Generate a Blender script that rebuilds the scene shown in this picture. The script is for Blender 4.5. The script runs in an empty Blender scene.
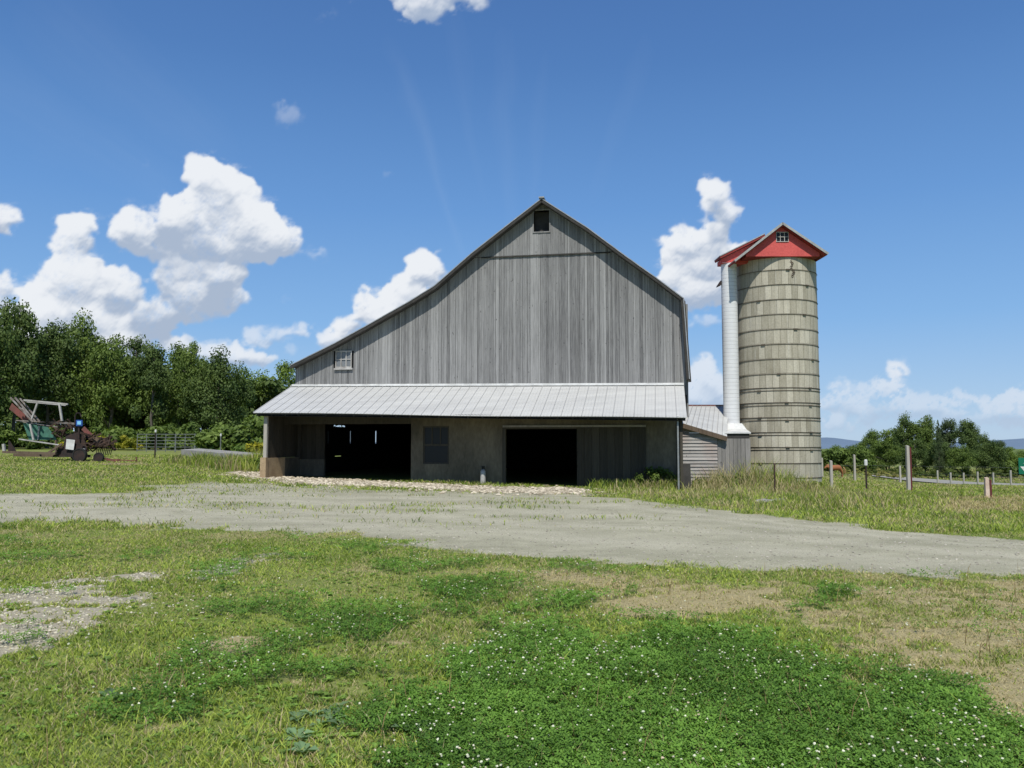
import bpy, math, random
import numpy as np
PI = math.pi
rng = np.random.default_rng(7)
random.seed(7)
scn = bpy.context.scene
COL = scn.collection

# ------------------------------------------------------------------ camera geometry (used to derive world positions of built things)
F = 830.0
EYE = 1.7
PITCH = math.atan(59.0 / F)
cp, sp = math.cos(PITCH), math.sin(PITCH)

def ray(px, py):
    u = (px - 512.0) / F; v = (384.0 - py) / F
    y = cp - v * sp
    return u / y, (sp + v * cp) / y          # x and z per metre of depth

def at(px, py, Y):
    a, b = ray(px, py)
    return (a * Y, Y, EYE + b * Y)

def sstep(x, a, b):
    t = np.clip((np.asarray(x, float) - a) / (b - a), 0, 1)
    return t * t * (3 - 2 * t)

# ------------------------------------------------------------------ noise
def _m(n):
    n = n & 0xffffffff
    n = ((n ^ (n >> 16)) * 0x7feb352d) & 0xffffffff
    n = ((n ^ (n >> 15)) * 0x846ca68b) & 0xffffffff
    return n ^ (n >> 16)
def _h(ix, iy, s):
    return (_m(_m(ix.astype(np.int64) + 7919 * s) + iy.astype(np.int64) * 2654435 + 12345) & 0xffffff) / float(0xffffff)

def vnoise(x, y, s=0):
    x = np.asarray(x, float); y = np.asarray(y, float)
    ix = np.floor(x); iy = np.floor(y); fx = x - ix; fy = y - iy
    fx = fx * fx * fx * (fx * (fx * 6 - 15) + 10); fy = fy * fy * fy * (fy * (fy * 6 - 15) + 10)
    a = _h(ix, iy, s); b = _h(ix + 1, iy, s); c = _h(ix, iy + 1, s); d = _h(ix + 1, iy + 1, s)
    return (a * (1 - fx) + b * fx) * (1 - fy) + (c * (1 - fx) + d * fx) * fy

def fbm(x, y, s=0, o=4, g=0.5):
    t = 0; a = 1; n = 0
    for i in range(o):
        t = t + a * vnoise(x * 2 ** i + 13.7 * i, y * 2 ** i - 7.3 * i, s + i); n += a; a *= g
    return t / n                              # 0..1

# ------------------------------------------------------------------ terrain
def terrain(x, y):
    x = np.asarray(x, float); y = np.asarray(y, float)
    s = sstep(y, 8, 42)
    z = s * 0.78 * sstep(-x, -6, 26)
    z = z + 0.33 * sstep(y, 48, 95) * sstep(-x, -4, 20)
    r = sstep(x, 6, 26)
    wr_ = sstep(x / np.maximum(y, 1), .40, .50)
    z = z - r * ((1 - wr_) * np.interp(y, [24, 30, 36, 60, 95, 140, 240], [0, .05, .16, .95, 2.25, 3.0, 3.9]) + wr_ * np.interp(y, [24, 30, 36, 60, 91, 150, 240], [0, .05, .2, 1.6, 3.25, 3.9, 5.0]))
    z = z - 18 * sstep(y, 350, 2500) - 3 * sstep(np.hypot(x, y), 200, 600)
    near = 1 - sstep(np.hypot(x, y), 40, 90)
    z = z + near * (0.05 * (fbm(x * .35, y * .35, 3, 3) - .5))
    return z

def G(px, py):
    a, b = ray(px, py); Y = 20.0
    lo, hi = 1.0, 400.0
    Ys = np.geomspace(2, 400, 3000)
    d = EYE + b * Ys - terrain(a * Ys, Ys)
    i = np.argmax(d < 0)
    Y = Ys[i] if d[i] < 0 else 400.0
    return (a * Y, Y, float(terrain(a * Y, Y)))

# ------------------------------------------------------------------ scene helpers
def tag(o, label=None, cat=None, group=None, kind=None):
    if label: o['label'] = label
    if cat: o['category'] = cat
    if group: o['group'] = group
    if kind: o['kind'] = kind
    return o

def empty(name, label, cat, loc=(0, 0, 0), rz=0, group=None):
    o = bpy.data.objects.new(name, None); COL.objects.link(o)
    o.location = loc; o.rotation_euler = (0, 0, rz); o.empty_display_size = .3
    return tag(o, label, cat, group)

def mesh_np(name, V, faces, mat, parent=None, attrs=None, smooth=False):
    """faces: list of int arrays (n,k)."""
    me = bpy.data.meshes.new(name)
    V = np.asarray(V, np.float32).reshape(-1, 3)
    me.vertices.add(len(V)); me.vertices.foreach_set('co', V.ravel())
    faces = [np.asarray(f, np.int32) for f in faces if len(f)]
    nl = sum(f.size for f in faces); nf = sum(len(f) for f in faces)
    me.loops.add(nl); me.loops.foreach_set('vertex_index', np.concatenate([f.ravel() for f in faces]))
    me.polygons.add(nf)
    tot = np.concatenate([np.full(len(f), f.shape[1], np.int32) for f in faces])
    st = np.concatenate([[0], np.cumsum(tot)[:-1]]).astype(np.int32)
    me.polygons.foreach_set('loop_start', st)
    if attrs:
        for k, a in attrs.items():
            a = np.asarray(a, np.float32)
            if a.ndim == 1:
                at_ = me.attributes.new(k, 'FLOAT', 'POINT'); at_.data.foreach_set('value', a)
            else:
                if a.shape[1] == 3: a = np.concatenate([a, np.ones((len(a), 1), np.float32)], 1)
                at_ = me.attributes.new(k, 'FLOAT_COLOR', 'POINT'); at_.data.foreach_set('color', a.ravel())
    me.update(calc_edges=True)
    me.polygons.foreach_set('use_smooth', np.full(nf, bool(smooth)))
    me.materials.append(mat)
    o = bpy.data.objects.new(name, me); COL.objects.link(o)
    if parent: o.parent = parent
    return o

class MB:
    def __init__(self): self.v = []; self.f = []; self.c = []
    def add(self, V, Fc, c=0.5):
        b = len(self.v); self.v += [tuple(p) for p in V]; self.c += [c] * len(V)
        self.f += [tuple(b + i for i in f) for f in Fc]
    def hexa(self, P, c=0.5):
        """P: 8 points, bottom ring 0-3, top ring 4-7"""
        self.add(P, [(3, 2, 1, 0), (4, 5, 6, 7), (0, 1, 5, 4), (1, 2, 6, 5), (2, 3, 7, 6), (3, 0, 4, 7)], c)
    def box(self, x0, y0, z0, x1, y1, z1, c=0.5):
        self.hexa([(x0, y0, z0), (x1, y0, z0), (x1, y1, z0), (x0, y1, z0), (x0, y0, z1), (x1, y0, z1), (x1, y1, z1), (x0, y1, z1)], c)
    def bar(self, a, b, w, h=None, up=(0, 0, 1), c=0.5):
        h = h or w
        a = np.array(a, float); b = np.array(b, float); d = b - a; d /= max(np.linalg.norm(d), 1e-9)
        up = np.array(up, float)
        if abs(d @ up) > .98: up = np.array((1., 0, 0))
        s = np.cross(d, up); s /= np.linalg.norm(s); u = np.cross(s, d)
        s = s * w / 2; u = u * h / 2
        self.hexa([a - s - u, a + s - u, b + s - u, b - s - u, a - s + u, a + s + u, b + s + u, b - s + u], c)
    def tube(self, pts, r, n=8, c=0.5, closed=False):
        pts = [np.array(p, float) for p in pts]; m = len(pts)
        rs = r if isinstance(r, (list, tuple)) else [r] * m
        V = []
        for i, p in enumerate(pts):
            q0 = pts[(i - 1) % m] if (closed or i) else p; q1 = pts[(i + 1) % m] if (closed or i < m - 1) else p
            d = q1 - q0; d /= max(np.linalg.norm(d), 1e-9)
            up = np.array((0, 0, 1.)) if abs(d[2]) < .9 else np.array((0., 1., 0))
            s = np.cross(d, up); s /= np.linalg.norm(s); u = np.cross(s, d)
            for k in range(n):
                t = 2 * PI * k / n; V.append(p + (s * math.cos(t) + u * math.sin(t)) * rs[i])
        Fc = []
        for i in range(m if closed else m - 1):
            for k in range(n):
                a = i * n + k; b = i * n + (k + 1) % n; j = ((i + 1) % m) * n
                Fc.append((a, b, j + (k + 1) % n, j + k))
        if not closed:
            Fc.append(tuple(range(n - 1, -1, -1))); Fc.append(tuple((m - 1) * n + k for k in range(n)))
        self.add(V, Fc, c)
    def lathe(self, prof, cx=0, cy=0, n=24, c=0.5):
        V = []; Fc = []
        for r, z in prof:
            for k in range(n):
                t = 2 * PI * k / n; V.append((cx + r * math.cos(t), cy + r * math.sin(t), z))
        for i in range(len(prof) - 1):
            for k in range(n):
                Fc.append((i * n + k, i * n + (k + 1) % n, (i + 1) * n + (k + 1) % n, (i + 1) * n + k))
        m_ = len(V); V += V[:n] + V[(len(prof) - 1) * n:len(prof) * n]
        Fc.append(tuple(m_ + k for k in range(n - 1, -1, -1))); Fc.append(tuple(m_ + n + k for k in range(n)))
        self.add(V, Fc, c)
    def build(self, name, mat, parent=None, smooth=False):
        me = bpy.data.meshes.new(name); me.from_pydata([tuple(map(float, p)) for p in self.v], [], self.f)
        a = me.attributes.new('tone', 'FLOAT', 'POINT'); a.data.foreach_set('value', np.array(self.c, np.float32))
        if smooth: me.polygons.foreach_set('use_smooth', np.ones(len(me.polygons), bool))
        me.materials.append(mat)
        o = bpy.data.objects.new(name, me); COL.objects.link(o)
        if parent: o.parent = parent
        return o

def copy_tree(o, parent=None):
    c = o.copy(); COL.objects.link(c); c.parent = parent
    for ch in list(o.children): copy_tree(ch, c)
    return c

# ------------------------------------------------------------------ materials
class NT:
    def __init__(self, name):
        self.m = bpy.data.materials.new(name); self.m.use_nodes = True
        self.t = self.m.node_tree; self.n = self.t.nodes; self.l = self.t.links
        self.p = self.n['Principled BSDF']; self.out = self.n['Material Output']
    def new(self, typ, **kw):
        x = self.n.new(typ)
        for k, v in kw.items(): setattr(x, k, v)
        return x
    def put(self, sock, v):
        if isinstance(v, bpy.types.NodeSocket): self.l.new(v, sock)
        else: sock.default_value = v
    def math(self, op, a, b=0.0, clamp=False):
        x = self.new('ShaderNodeMath', operation=op, use_clamp=clamp); self.put(x.inputs[0], a); self.put(x.inputs[1], b); return x.outputs[0]
    def mix(self, f, a, b, mode='MIX'):
        x = self.new('ShaderNodeMix', data_type='RGBA', blend_type=mode); self.put(x.inputs[0], f)
        for s, v in ((x.inputs[6], a), (x.inputs[7], b)):
            if isinstance(v, tuple) and len(v) == 3: v = v + (1,)
            self.put(s, v)
        return x.outputs[2]
    def coord(self, scale=(1, 1, 1), kind='Object', loc=(0, 0, 0)):
        c = self.new('ShaderNodeTexCoord'); m = self.new('ShaderNodeMapping'); m.inputs['Scale'].default_value = scale; m.inputs['Location'].default_value = loc
        self.l.new(c.outputs[kind], m.inputs[0]); return m.outputs[0]
    def noise(self, vec, scale, detail=4, rough=.55, dist=0.):
        x = self.new('ShaderNodeTexNoise'); self.l.new(vec, x.inputs['Vector'])
        x.inputs['Scale'].default_value = scale; x.inputs['Detail'].default_value = detail; x.inputs['Roughness'].default_value = rough; x.inputs['Distortion'].default_value = dist
        return x.outputs[0]
    def ramp(self, f, stops):
        x = self.new('ShaderNodeValToRGB'); e = x.color_ramp.elements
        while len(e) < len(stops): e.new(0.5)
        for i, (p, c) in enumerate(stops): e[i].position = p; e[i].color = tuple(c) + (1,) if len(c) == 3 else c
        self.put(x.inputs[0], f); return x.outputs[0]
    def maprange(self, v, a, b, c=0., d=1.):
        x = self.new('ShaderNodeMapRange'); self.put(x.inputs[0], v)
        for i, k in enumerate((a, b, c, d)): x.inputs[1 + i].default_value = k
        return x.outputs[0]
    def attr(self, name, out='Fac'):
        x = self.new('ShaderNodeAttribute', attribute_name=name); return x.outputs[out]
    def bump(self, h, strength=.4, dist=.02):
        x = self.new('ShaderNodeBump'); self.put(x.inputs['Height'], h); x.inputs['Strength'].default_value = strength; x.inputs['Distance'].default_value = dist
        self.l.new(x.outputs[0], self.p.inputs['Normal'])
    def base(self, c, rough=.85, metal=0., spec=.3):
        if isinstance(c, tuple) and len(c) == 3: c = c + (1,)
        self.put(self.p.inputs['Base Color'], c); self.put(self.p.inputs['Roughness'], rough)
        self.p.inputs['Metallic'].default_value = metal; self.p.inputs['Specular IOR Level'].default_value = spec
        return self.m

def worn(name, c, c2=None, scale=3., rough=.8, metal=0., spec=.3, stretch=(1, 1, 1), bump=.3, dist=.01, fine=12.):
    """paint / metal / concrete with uneven tone"""
    m = NT(name); v = m.coord(stretch)
    c2 = c2 or tuple(k * .6 for k in c)
    n1 = m.noise(v, scale, 5, .6); n2 = m.noise(v, scale * fine, 4, .6)
    f = m.ramp(n1, [(.35, (0, 0, 0)), (.68, (1, 1, 1))])
    col = m.mix(f, c, c2)
    col = m.mix(.35, col, m.ramp(n2, [(.3, (.25, .25, .25)), (.7, (.8, .8, .8))]), 'OVERLAY')
    m.bump(n2, bump, dist)
    return m.base(col, rough, metal, spec)

def wood(name, dark, light, warm=None, grain=(9, 9, .5), toned=True):
    m = NT(name); v = m.coord(grain); v2 = m.coord((1, 1, 1))
    g = m.noise(v, 2.2, 6, .65, .3); g2 = m.noise(v, 9, 3, .6); blot = m.noise(m.coord((.5, .5, .22)), 1.3, 4, .6)
    t = m.attr('tone')
    f = m.math('ADD', m.math('MULTIPLY', g, .9), m.math('MULTIPLY', t, .34))
    f = m.math('ADD', f, m.math('MULTIPLY', g2, .35))
    f = m.math('ADD', f, m.math('MULTIPLY', blot, .35))
    f = m.maprange(f, .62, 1.32)
    col = m.mix(f, dark, light)
    if warm: col = m.mix(m.math('MULTIPLY', m.ramp(m.noise(v2, .8, 3), [(.5, (0, 0, 0)), (.72, (1, 1, 1))]), .5), col, warm)
    # knots and nail stains
    k = m.noise(m.coord((5, 5, 2.2)), 3.2, 1, .5)
    col = m.mix(m.maprange(k, .70, .78, 0., .65), col, tuple(c * .45 for c in dark))
    m.bump(g, .5, .008)
    return m.base(col, .9, 0, .15)

M = {}
M['siding'] = wood('weathered_siding', (.105, .104, .104), (.345, .342, .336))
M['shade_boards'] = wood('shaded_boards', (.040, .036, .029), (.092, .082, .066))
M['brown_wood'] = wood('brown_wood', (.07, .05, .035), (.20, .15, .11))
M['clapboard'] = wood('clapboard', (.16, .145, .13), (.46, .44, .41), (.30, .17, .13), grain=(.5, .5, 6))
M['shed_boards'] = wood('shed_boards', (.12, .115, .105), (.34, .32, .30))
M['post_wood'] = wood('post_wood', (.22, .20, .17), (.50, .47, .42))
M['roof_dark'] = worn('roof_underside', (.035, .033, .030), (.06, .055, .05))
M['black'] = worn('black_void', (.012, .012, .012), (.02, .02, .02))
M['roof_edge'] = worn('roof_sheet', (.36, .37, .38), (.25, .26, .27), rough=.5, metal=.3, spec=.4)
M['concrete'] = worn('concrete', (.34, .33, .30), (.24, .23, .21), 1.5, .95)
M['shade_concrete'] = worn('shaded_render', (.18, .155, .112), (.09, .078, .058), 1.1, .95, stretch=(1, 1, .35))
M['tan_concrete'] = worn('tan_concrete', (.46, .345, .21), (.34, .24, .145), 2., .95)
M['white'] = worn('white_paint', (.72, .72, .70), (.5, .5, .48), 3, .6)
M['offwhite'] = worn('offwhite_paint', (.48, .47, .45), (.27, .25, .23), 3, .6)
M['red'] = worn('barn_red', (.60, .105, .095), (.50, .085, .078), 1.1, .7, bump=.1)
M['red_dark'] = worn('red_boards', (.26, .035, .03), (.17, .025, .022), 1.1, .7)
M['roof_pale'] = worn('pale_roof_metal', (.42, .42, .40), (.30, .30, .29), 2., .5, .2)
M['hoop_steel'] = worn('hoop_steel', (.12, .095, .07), (.08, .065, .05), 6, .8)
M['rust'] = worn('rusty_iron', (.10, .060, .042), (.035, .026, .022), 6, .9, bump=.6, dist=.02)
M['dark_iron'] = worn('dark_iron', (.022, .018, .018), (.05, .03, .025), 5, .8, bump=.5)
M['old_red'] = worn('faded_red_paint', (.22, .07, .06), (.11, .06, .045), 5, .7)
M['old_green'] = worn('faded_green_paint', (.07, .20, .145), (.05, .12, .09), 5, .7)
M['galv'] = worn('galvanised_steel', (.34, .35, .35), (.22, .23, .23), 4, .5, .3)
M['old_rail'] = worn('weathered_rail', (.30, .28, .26), (.14, .10, .08), 5, .8)
M['gatesteel'] = worn('gate_steel', (.20, .22, .21), (.12, .13, .12), 4, .6, .3)
M['blue'] = worn('blue_plastic', (.03, .11, .42), (.02, .06, .25), 3, .4, spec=.5)
M['lightblue'] = worn('lightblue_label', (.25, .6, .85), (.2, .5, .75), 3, .4)
M['sign_green'] = worn('sign_green', (.01, .16, .09), (.01, .12, .07), 3, .4)
M['orange_white'] = worn('orange_post', (.62, .50, .40), (.48, .36, .28), 5, .7)
M['maroon'] = worn('maroon_paint', (.13, .03, .03), (.09, .025, .025), 5, .7)
M['rubber'] = worn('rubber', (.02, .02, .02), (.03, .03, .028), 6, .9)
M['dirt'] = worn('bare_earth', (.30, .23, .14), (.20, .15, .09), 2., .95)
mg = NT('window_glass'); M['glass'] = mg.base((.012, .013, .015), .35, 0, .3)
mg = NT('grey_glass'); gv = mg.noise(mg.coord((1, 1, 1)), 3.); M['glass_grey'] = mg.base(mg.mix(gv, (.14, .15, .16), (.22, .23, .24)), .3, 0, .5)  # second glass: uneven grey pane colour

def metal_roof():
    m = NT('corrugated_metal_roof'); v = m.coord((1, 1, 1))
    n = m.noise(m.coord((.35, 1.6, 1.6)), 1.4, 5, .6); f = m.noise(v, 40, 3)
    col = m.mix(m.ramp(n, [(.35, (0, 0, 0)), (.7, (1, 1, 1))]), (.58, .58, .555), (.48, .48, .462))
    col = m.mix(m.maprange(m.attr('tone'), .6, .9), col, (.26, .26, .27))  # seams darker: shade line of the raised ribs put into the colour
    col = m.mix(.15, col, m.ramp(f, [(.3, (.3, .3, .3)), (.7, (.7, .7, .7))]), 'OVERLAY')
    m.bump(n, .2, .01)
    return m.base(col, .55, .15, .4)
M['metal_roof'] = metal_roof()

def leafmat(name, trans=.25, gloss=.25):
    m = NT(name)
    c = m.attr('col', 'Color')
    m.base(c, .6, 0, gloss)
    tr = m.new('ShaderNodeBsdfTranslucent')
    mm = m.mix(1.0, c, (1.25, 1.35, .55, 1), 'MULTIPLY'); m.l.new(mm, tr.inputs[0])
    mx = m.new('ShaderNodeMixShader'); mx.inputs[0].default_value = trans
    m.l.new(m.p.outputs[0], mx.inputs[1]); m.l.new(tr.outputs[0], mx.inputs[2]); m.l.new(mx.outputs[0], m.out.inputs[0])
    return m.m
M['leaf'] = leafmat('tree_leaves', .22, .2)
M['grass'] = leafmat('grass_blades', .28, .15)
def attrmat(name, rough=.9, noise=0.25, scale=30):
    m = NT(name); c = m.attr('col', 'Color')
    c = m.mix(noise, c, m.ramp(m.noise(m.coord(), scale, 3), [(.3, (.2, .2, .2)), (.7, (.8, .8, .8))]), 'OVERLAY')
    return m.base(c, rough, 0, .2)
M['stone'] = attrmat('stones')
M['bark'] = wood('bark', (.06, .05, .04), (.20, .18, .15), grain=(3, 3, .6))
M['flower'] = attrmat('flowers', .8, .1)
hm = NT('chestnut_coat'); hv = hm.noise(hm.coord(), 2.5, 3)
M['horse'] = hm.base(hm.mix(hv, (.24, .085, .035), (.36, .15, .07)), .7, 0, .2)
M['horse_hair'] = worn('horse_hair', (.50, .30, .15), (.34, .17, .08), 4, .8)
M['hoof'] = worn('hoof', (.05, .04, .03), (.03, .03, .03), 4, .7)

# ------------------------------------------------------------------ ground masks
low_px = [(-60, 521), (0, 522), (100, 524), (200, 528), (300, 533), (400, 542), (512, 557), (600, 564), (700, 569), (850, 573), (1024, 577), (1100, 579)]
up_px = [(-60, 495), (0, 494), (120, 492), (235, 490), (330, 490), (450, 491), (560, 493), (620, 497), (700, 508), (800, 519), (900, 529), (1024, 541), (1100, 548)]
LOW = np.array([G(*p)[:2] for p in low_px]); UP = np.array([G(*p)[:2] for p in up_px])
def lin_ext(x, A):
    y = np.interp(x, A[:, 0], A[:, 1])
    s0 = (A[1, 1] - A[0, 1]) / (A[1, 0] - A[0, 0]); s1 = (A[-1, 1] - A[-2, 1]) / (A[-1, 0] - A[-2, 0])
    y = np.where(x < A[0, 0], A[0, 1] + (x - A[0, 0]) * s0, y); return np.where(x > A[-1, 0], A[-1, 1] + (x - A[-1, 0]) * s1, y)
def sort_mono(A): return A[np.argsort(A[:, 0])]
LOW = sort_mono(LOW); UP = sort_mono(UP)
def poly_sd(x, y, P):
    """signed distance to polygon, negative inside"""
    P = np.asarray(P, float); x = np.asarray(x, float); y = np.asarray(y, float)
    d = np.full(x.shape, 1e9); ins = np.zeros(x.shape, bool)
    for i in range(len(P)):
        a = P[i]; b = P[(i + 1) % len(P)]; e = b - a
        t = np.clip(((x - a[0]) * e[0] + (y - a[1]) * e[1]) / max(e @ e, 1e-9), 0, 1)
        d = np.minimum(d, np.hypot(x - a[0] - t * e[0], y - a[1] - t * e[1]))
        c = ((a[1] > y) != (b[1] > y)) & (x < (b[0] - a[0]) * (y - a[1]) / ((b[1] - a[1]) or 1e-9) + a[0])
        ins ^= c
    return np.where(ins, -d, d)
def gp(pts): return [G(*p)[:2] for p in pts]
CLOVER = gp([(405, 900), (420, 730), (430, 690), (436, 650), (470, 640), (520, 634), (600, 628), (660, 622), (740, 622), (775, 632), (800, 650), (850, 660), (895, 685), (950, 703), (1010, 738), (1080, 790), (1150, 900)])
CLOVER2 = [gp(p) for p in (
    [(400, 590), (440, 578), (490, 580), (505, 592), (480, 603), (430, 602)],
    [(535, 608), (560, 596), (590, 600), (592, 612), (560, 616)],
    [(615, 600), (635, 592), (668, 600), (660, 609), (630, 608)],
    [(320, 632), (350, 620), (420, 616), (425, 640), (380, 650), (335, 648)],
    [(800, 592), (830, 586), (862, 596), (850, 604), (815, 606)])]
DRY = gp([(500, 566), (620, 574), (760, 577), (1030, 582), (1100, 590), (1100, 790), (1010, 735), (960, 706), (900, 685), (800, 640), (740, 615), (600, 618), (540, 600)])
STRAW = [gp(p) for p in (
    [(600, 600), (700, 585), (800, 590), (790, 612), (700, 620), (620, 620)],
    [(960, 690), (990, 676), (1060, 670), (1060, 735), (1010, 732), (975, 715)],
    [(195, 648), (215, 634), (240, 628), (265, 634), (268, 646), (250, 655), (205, 657)],
    [(55, 664), (90, 660), (125, 665), (95, 672)],
    [(285, 680), (320, 684), (370, 686), (360, 696), (300, 694)], [(150, 735), (165, 728), (180, 732), (165, 742)], [(380, 640), (400, 634), (420, 640), (405, 650)],
    [(930, 500), (1030, 497), (1040, 512), (960, 512)])]
GRAVEL = gp([(-80, 592), (0, 585), (60, 580), (100, 574), (150, 571), (168, 575), (150, 585), (120, 590), (160, 600), (150, 616), (110, 622), (80, 628), (50, 640), (0, 662), (-80, 690)])
GRAVEL2 = gp([(200, 572), (235, 560), (275, 553), (275, 560), (240, 570), (215, 578)])
BAND = gp([(226, 472), (262, 471), (300, 477), (360, 480), (430, 484), (500, 487), (560, 488), (596, 491), (585, 494), (540, 494), (450, 491), (380, 487), (300, 484), (240, 477)])
DRIVE = gp([(120, 487), (180, 482), (235, 482), (300, 485), (450, 490), (560, 493), (600, 497), (500, 500), (120, 500)])

eu = [(872, 475.8), (890, 477), (905, 478), (940, 480.5), (975, 483), (1006, 484.2), (1060, 485)]
el_ = [(872, 476.8), (890, 479), (905, 481), (940, 484), (975, 486), (1006, 486.6), (1060, 486.9)]
FARROAD = gp(eu + el_[::-1])
def masks(x, y):
    n1 = fbm(x * 1.3, y * 1.3, 11, 4); n2 = fbm(x * .45, y * .45, 21, 4); n3 = fbm(x * 5, y * 5, 31, 3); n4 = fbm(x * .4, y * .8, 41, 4)
    r = {}
    k = np.clip(y / 12, .6, 3)
    lo = lin_ext(x, LOW); up = lin_ext(x, UP)
    e = (n1 - .5) * 1.6 * k + (n3 - .5) * .8
    dl = y - lo + e; du = up - y + (n4 - .5) * 3.5 * k * .6 + (n3 - .5) * .7
    road = sstep(dl, -.35, .55) * sstep(du, -.5, .8)
    dd = poly_sd(x, y, DRIVE)
    road = np.maximum(road, .75 * sstep(-dd + (n1 - .5) * 3, -.3, 1.2))
    # sparse grass islands on the left/back half of the road
    isl = sstep(n4 + (n3 - .5) * .35, .57, .66) * sstep(y, 14, 22)
    road = road * (1 - .35 * isl)
    r['road'] = road
    v_ = (y - lo + (n2 - .5) * 3) / np.maximum(up - lo, 1)
    r['rut'] = np.clip(sum(np.exp(-((v_ - c_) / .055) ** 2) for c_ in (.16, .34, .55, .74)) * (.4 + .9 * n1), 0, 1)
    c = sstep(-poly_sd(x, y, CLOVER) + (n1 - .5) * 2.6 + (n2 - .5) * 1.2 + (n3 - .5) * .8, -.35, .35)
    for P in CLOVER2: c = np.maximum(c, .8 * sstep(-poly_sd(x, y, P) + (n1 - .5) * .9 + (n3 - .5) * .5, -.1, .3))
    sp_ = sstep(n2 * .35 + n1 * .5 + n3 * .15, .53, .60) * sstep(16 - y, 0, 3) * .55
    c = np.maximum(c, sp_ * (1 - .8 * sstep(-poly_sd(x, y, DRY), -.5, .5)))
    for P in STRAW: c = c * sstep(poly_sd(x, y, P) + (n1 - .5) * .6, -.1, .15)
    r['clover'] = c * (1 - road)
    d = sstep(-poly_sd(x, y, DRY) + (n1 - .5) * 2.5, -.6, .8) * (.42 + .5 * sstep(n1 * .6 + n3 * .4, .40, .6))
    d = np.maximum(d, .5 * sstep(n2, .5, .68) * sstep(y, 8, 11) * (y < 16))
    for P in STRAW: d = np.maximum(d, sstep(-poly_sd(x, y, P) + (n1 - .5) * .9 + (n3 - .5) * .4, -.12, .2))
    fl = sstep(-x, 3, 10) * sstep(y, 18, 26)
    d = np.maximum(d, fl * .35 * sstep(n4, .45, .65))
    d = np.maximum(d, .55 * sstep(y, 20, 27) * sstep(x, 14, 20) * sstep(n2, .4, .6) * (y < 60))
    d = np.maximum(d, .3 * sstep(n1, .55, .7))
    r['dry'] = np.clip(d * (1 - r['clover']), 0, 1) * (1 - road)
    g = sstep(-poly_sd(x, y, GRAVEL) + (n1 - .5) * .9 + (n3 - .5) * .6, -.1, .3) * (.15 + .85 * sstep(n3 * .6 + n1 * .4, .40, .54))
    g = np.maximum(g, .6 * sstep(-poly_sd(x, y, GRAVEL2) + (n1 - .5) * .9 + (n3 - .5) * .9, -.1, .3))
    b = sstep(-poly_sd(x, y, BAND) + (n1 - .5) * 1.0, -.15, .3)
    r['gravel'] = np.maximum(g, b); r['band'] = b; r['fgravel'] = g
    r['n1'] = n1; r['n2'] = n2; r['n3'] = n3
    return r

# --- ground sheet: polar grid, dense ahead of the viewer
ang = np.concatenate([np.radians(np.arange(-180, -40, 5.)), np.radians(np.linspace(-40, 40, 560)), np.radians(np.arange(45, 180, 5.))])
rad = np.concatenate([np.geomspace(1.2, 60, 520), np.geomspace(61, 7000, 110)])
A_, R_ = np.meshgrid(ang, rad)
GX = R_ * np.sin(A_); GY = R_ * np.cos(A_)
mk = masks(GX, GY)
GZ = terrain(GX, GY)
fine = (1 - sstep(R_, 10, 30))
GZ = GZ + fine * .03 * (mk['n3'] - .5) * (1 - mk['road']) + fine * .008 * (fbm(GX * 22, GY * 22, 5, 2) - .5)
na, nr = len(ang), len(rad)
idx = np.arange(na * nr).reshape(nr, na)
q = np.stack([idx[:-1, :], idx[1:, :], np.roll(idx, -1, 1)[1:, :], np.roll(idx, -1, 1)[:-1, :]], -1).reshape(-1, 4)
V = np.stack([GX, GY, GZ], -1).reshape(-1, 3)
V = np.concatenate([V, [[0, 0, float(terrain(0, 0))]]])
cen = len(V) - 1
tri = np.stack([np.full(na, cen), idx[0], np.roll(idx[0], -1)], -1)
app = lambda a: np.concatenate([a.ravel(), [0.]])

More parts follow.
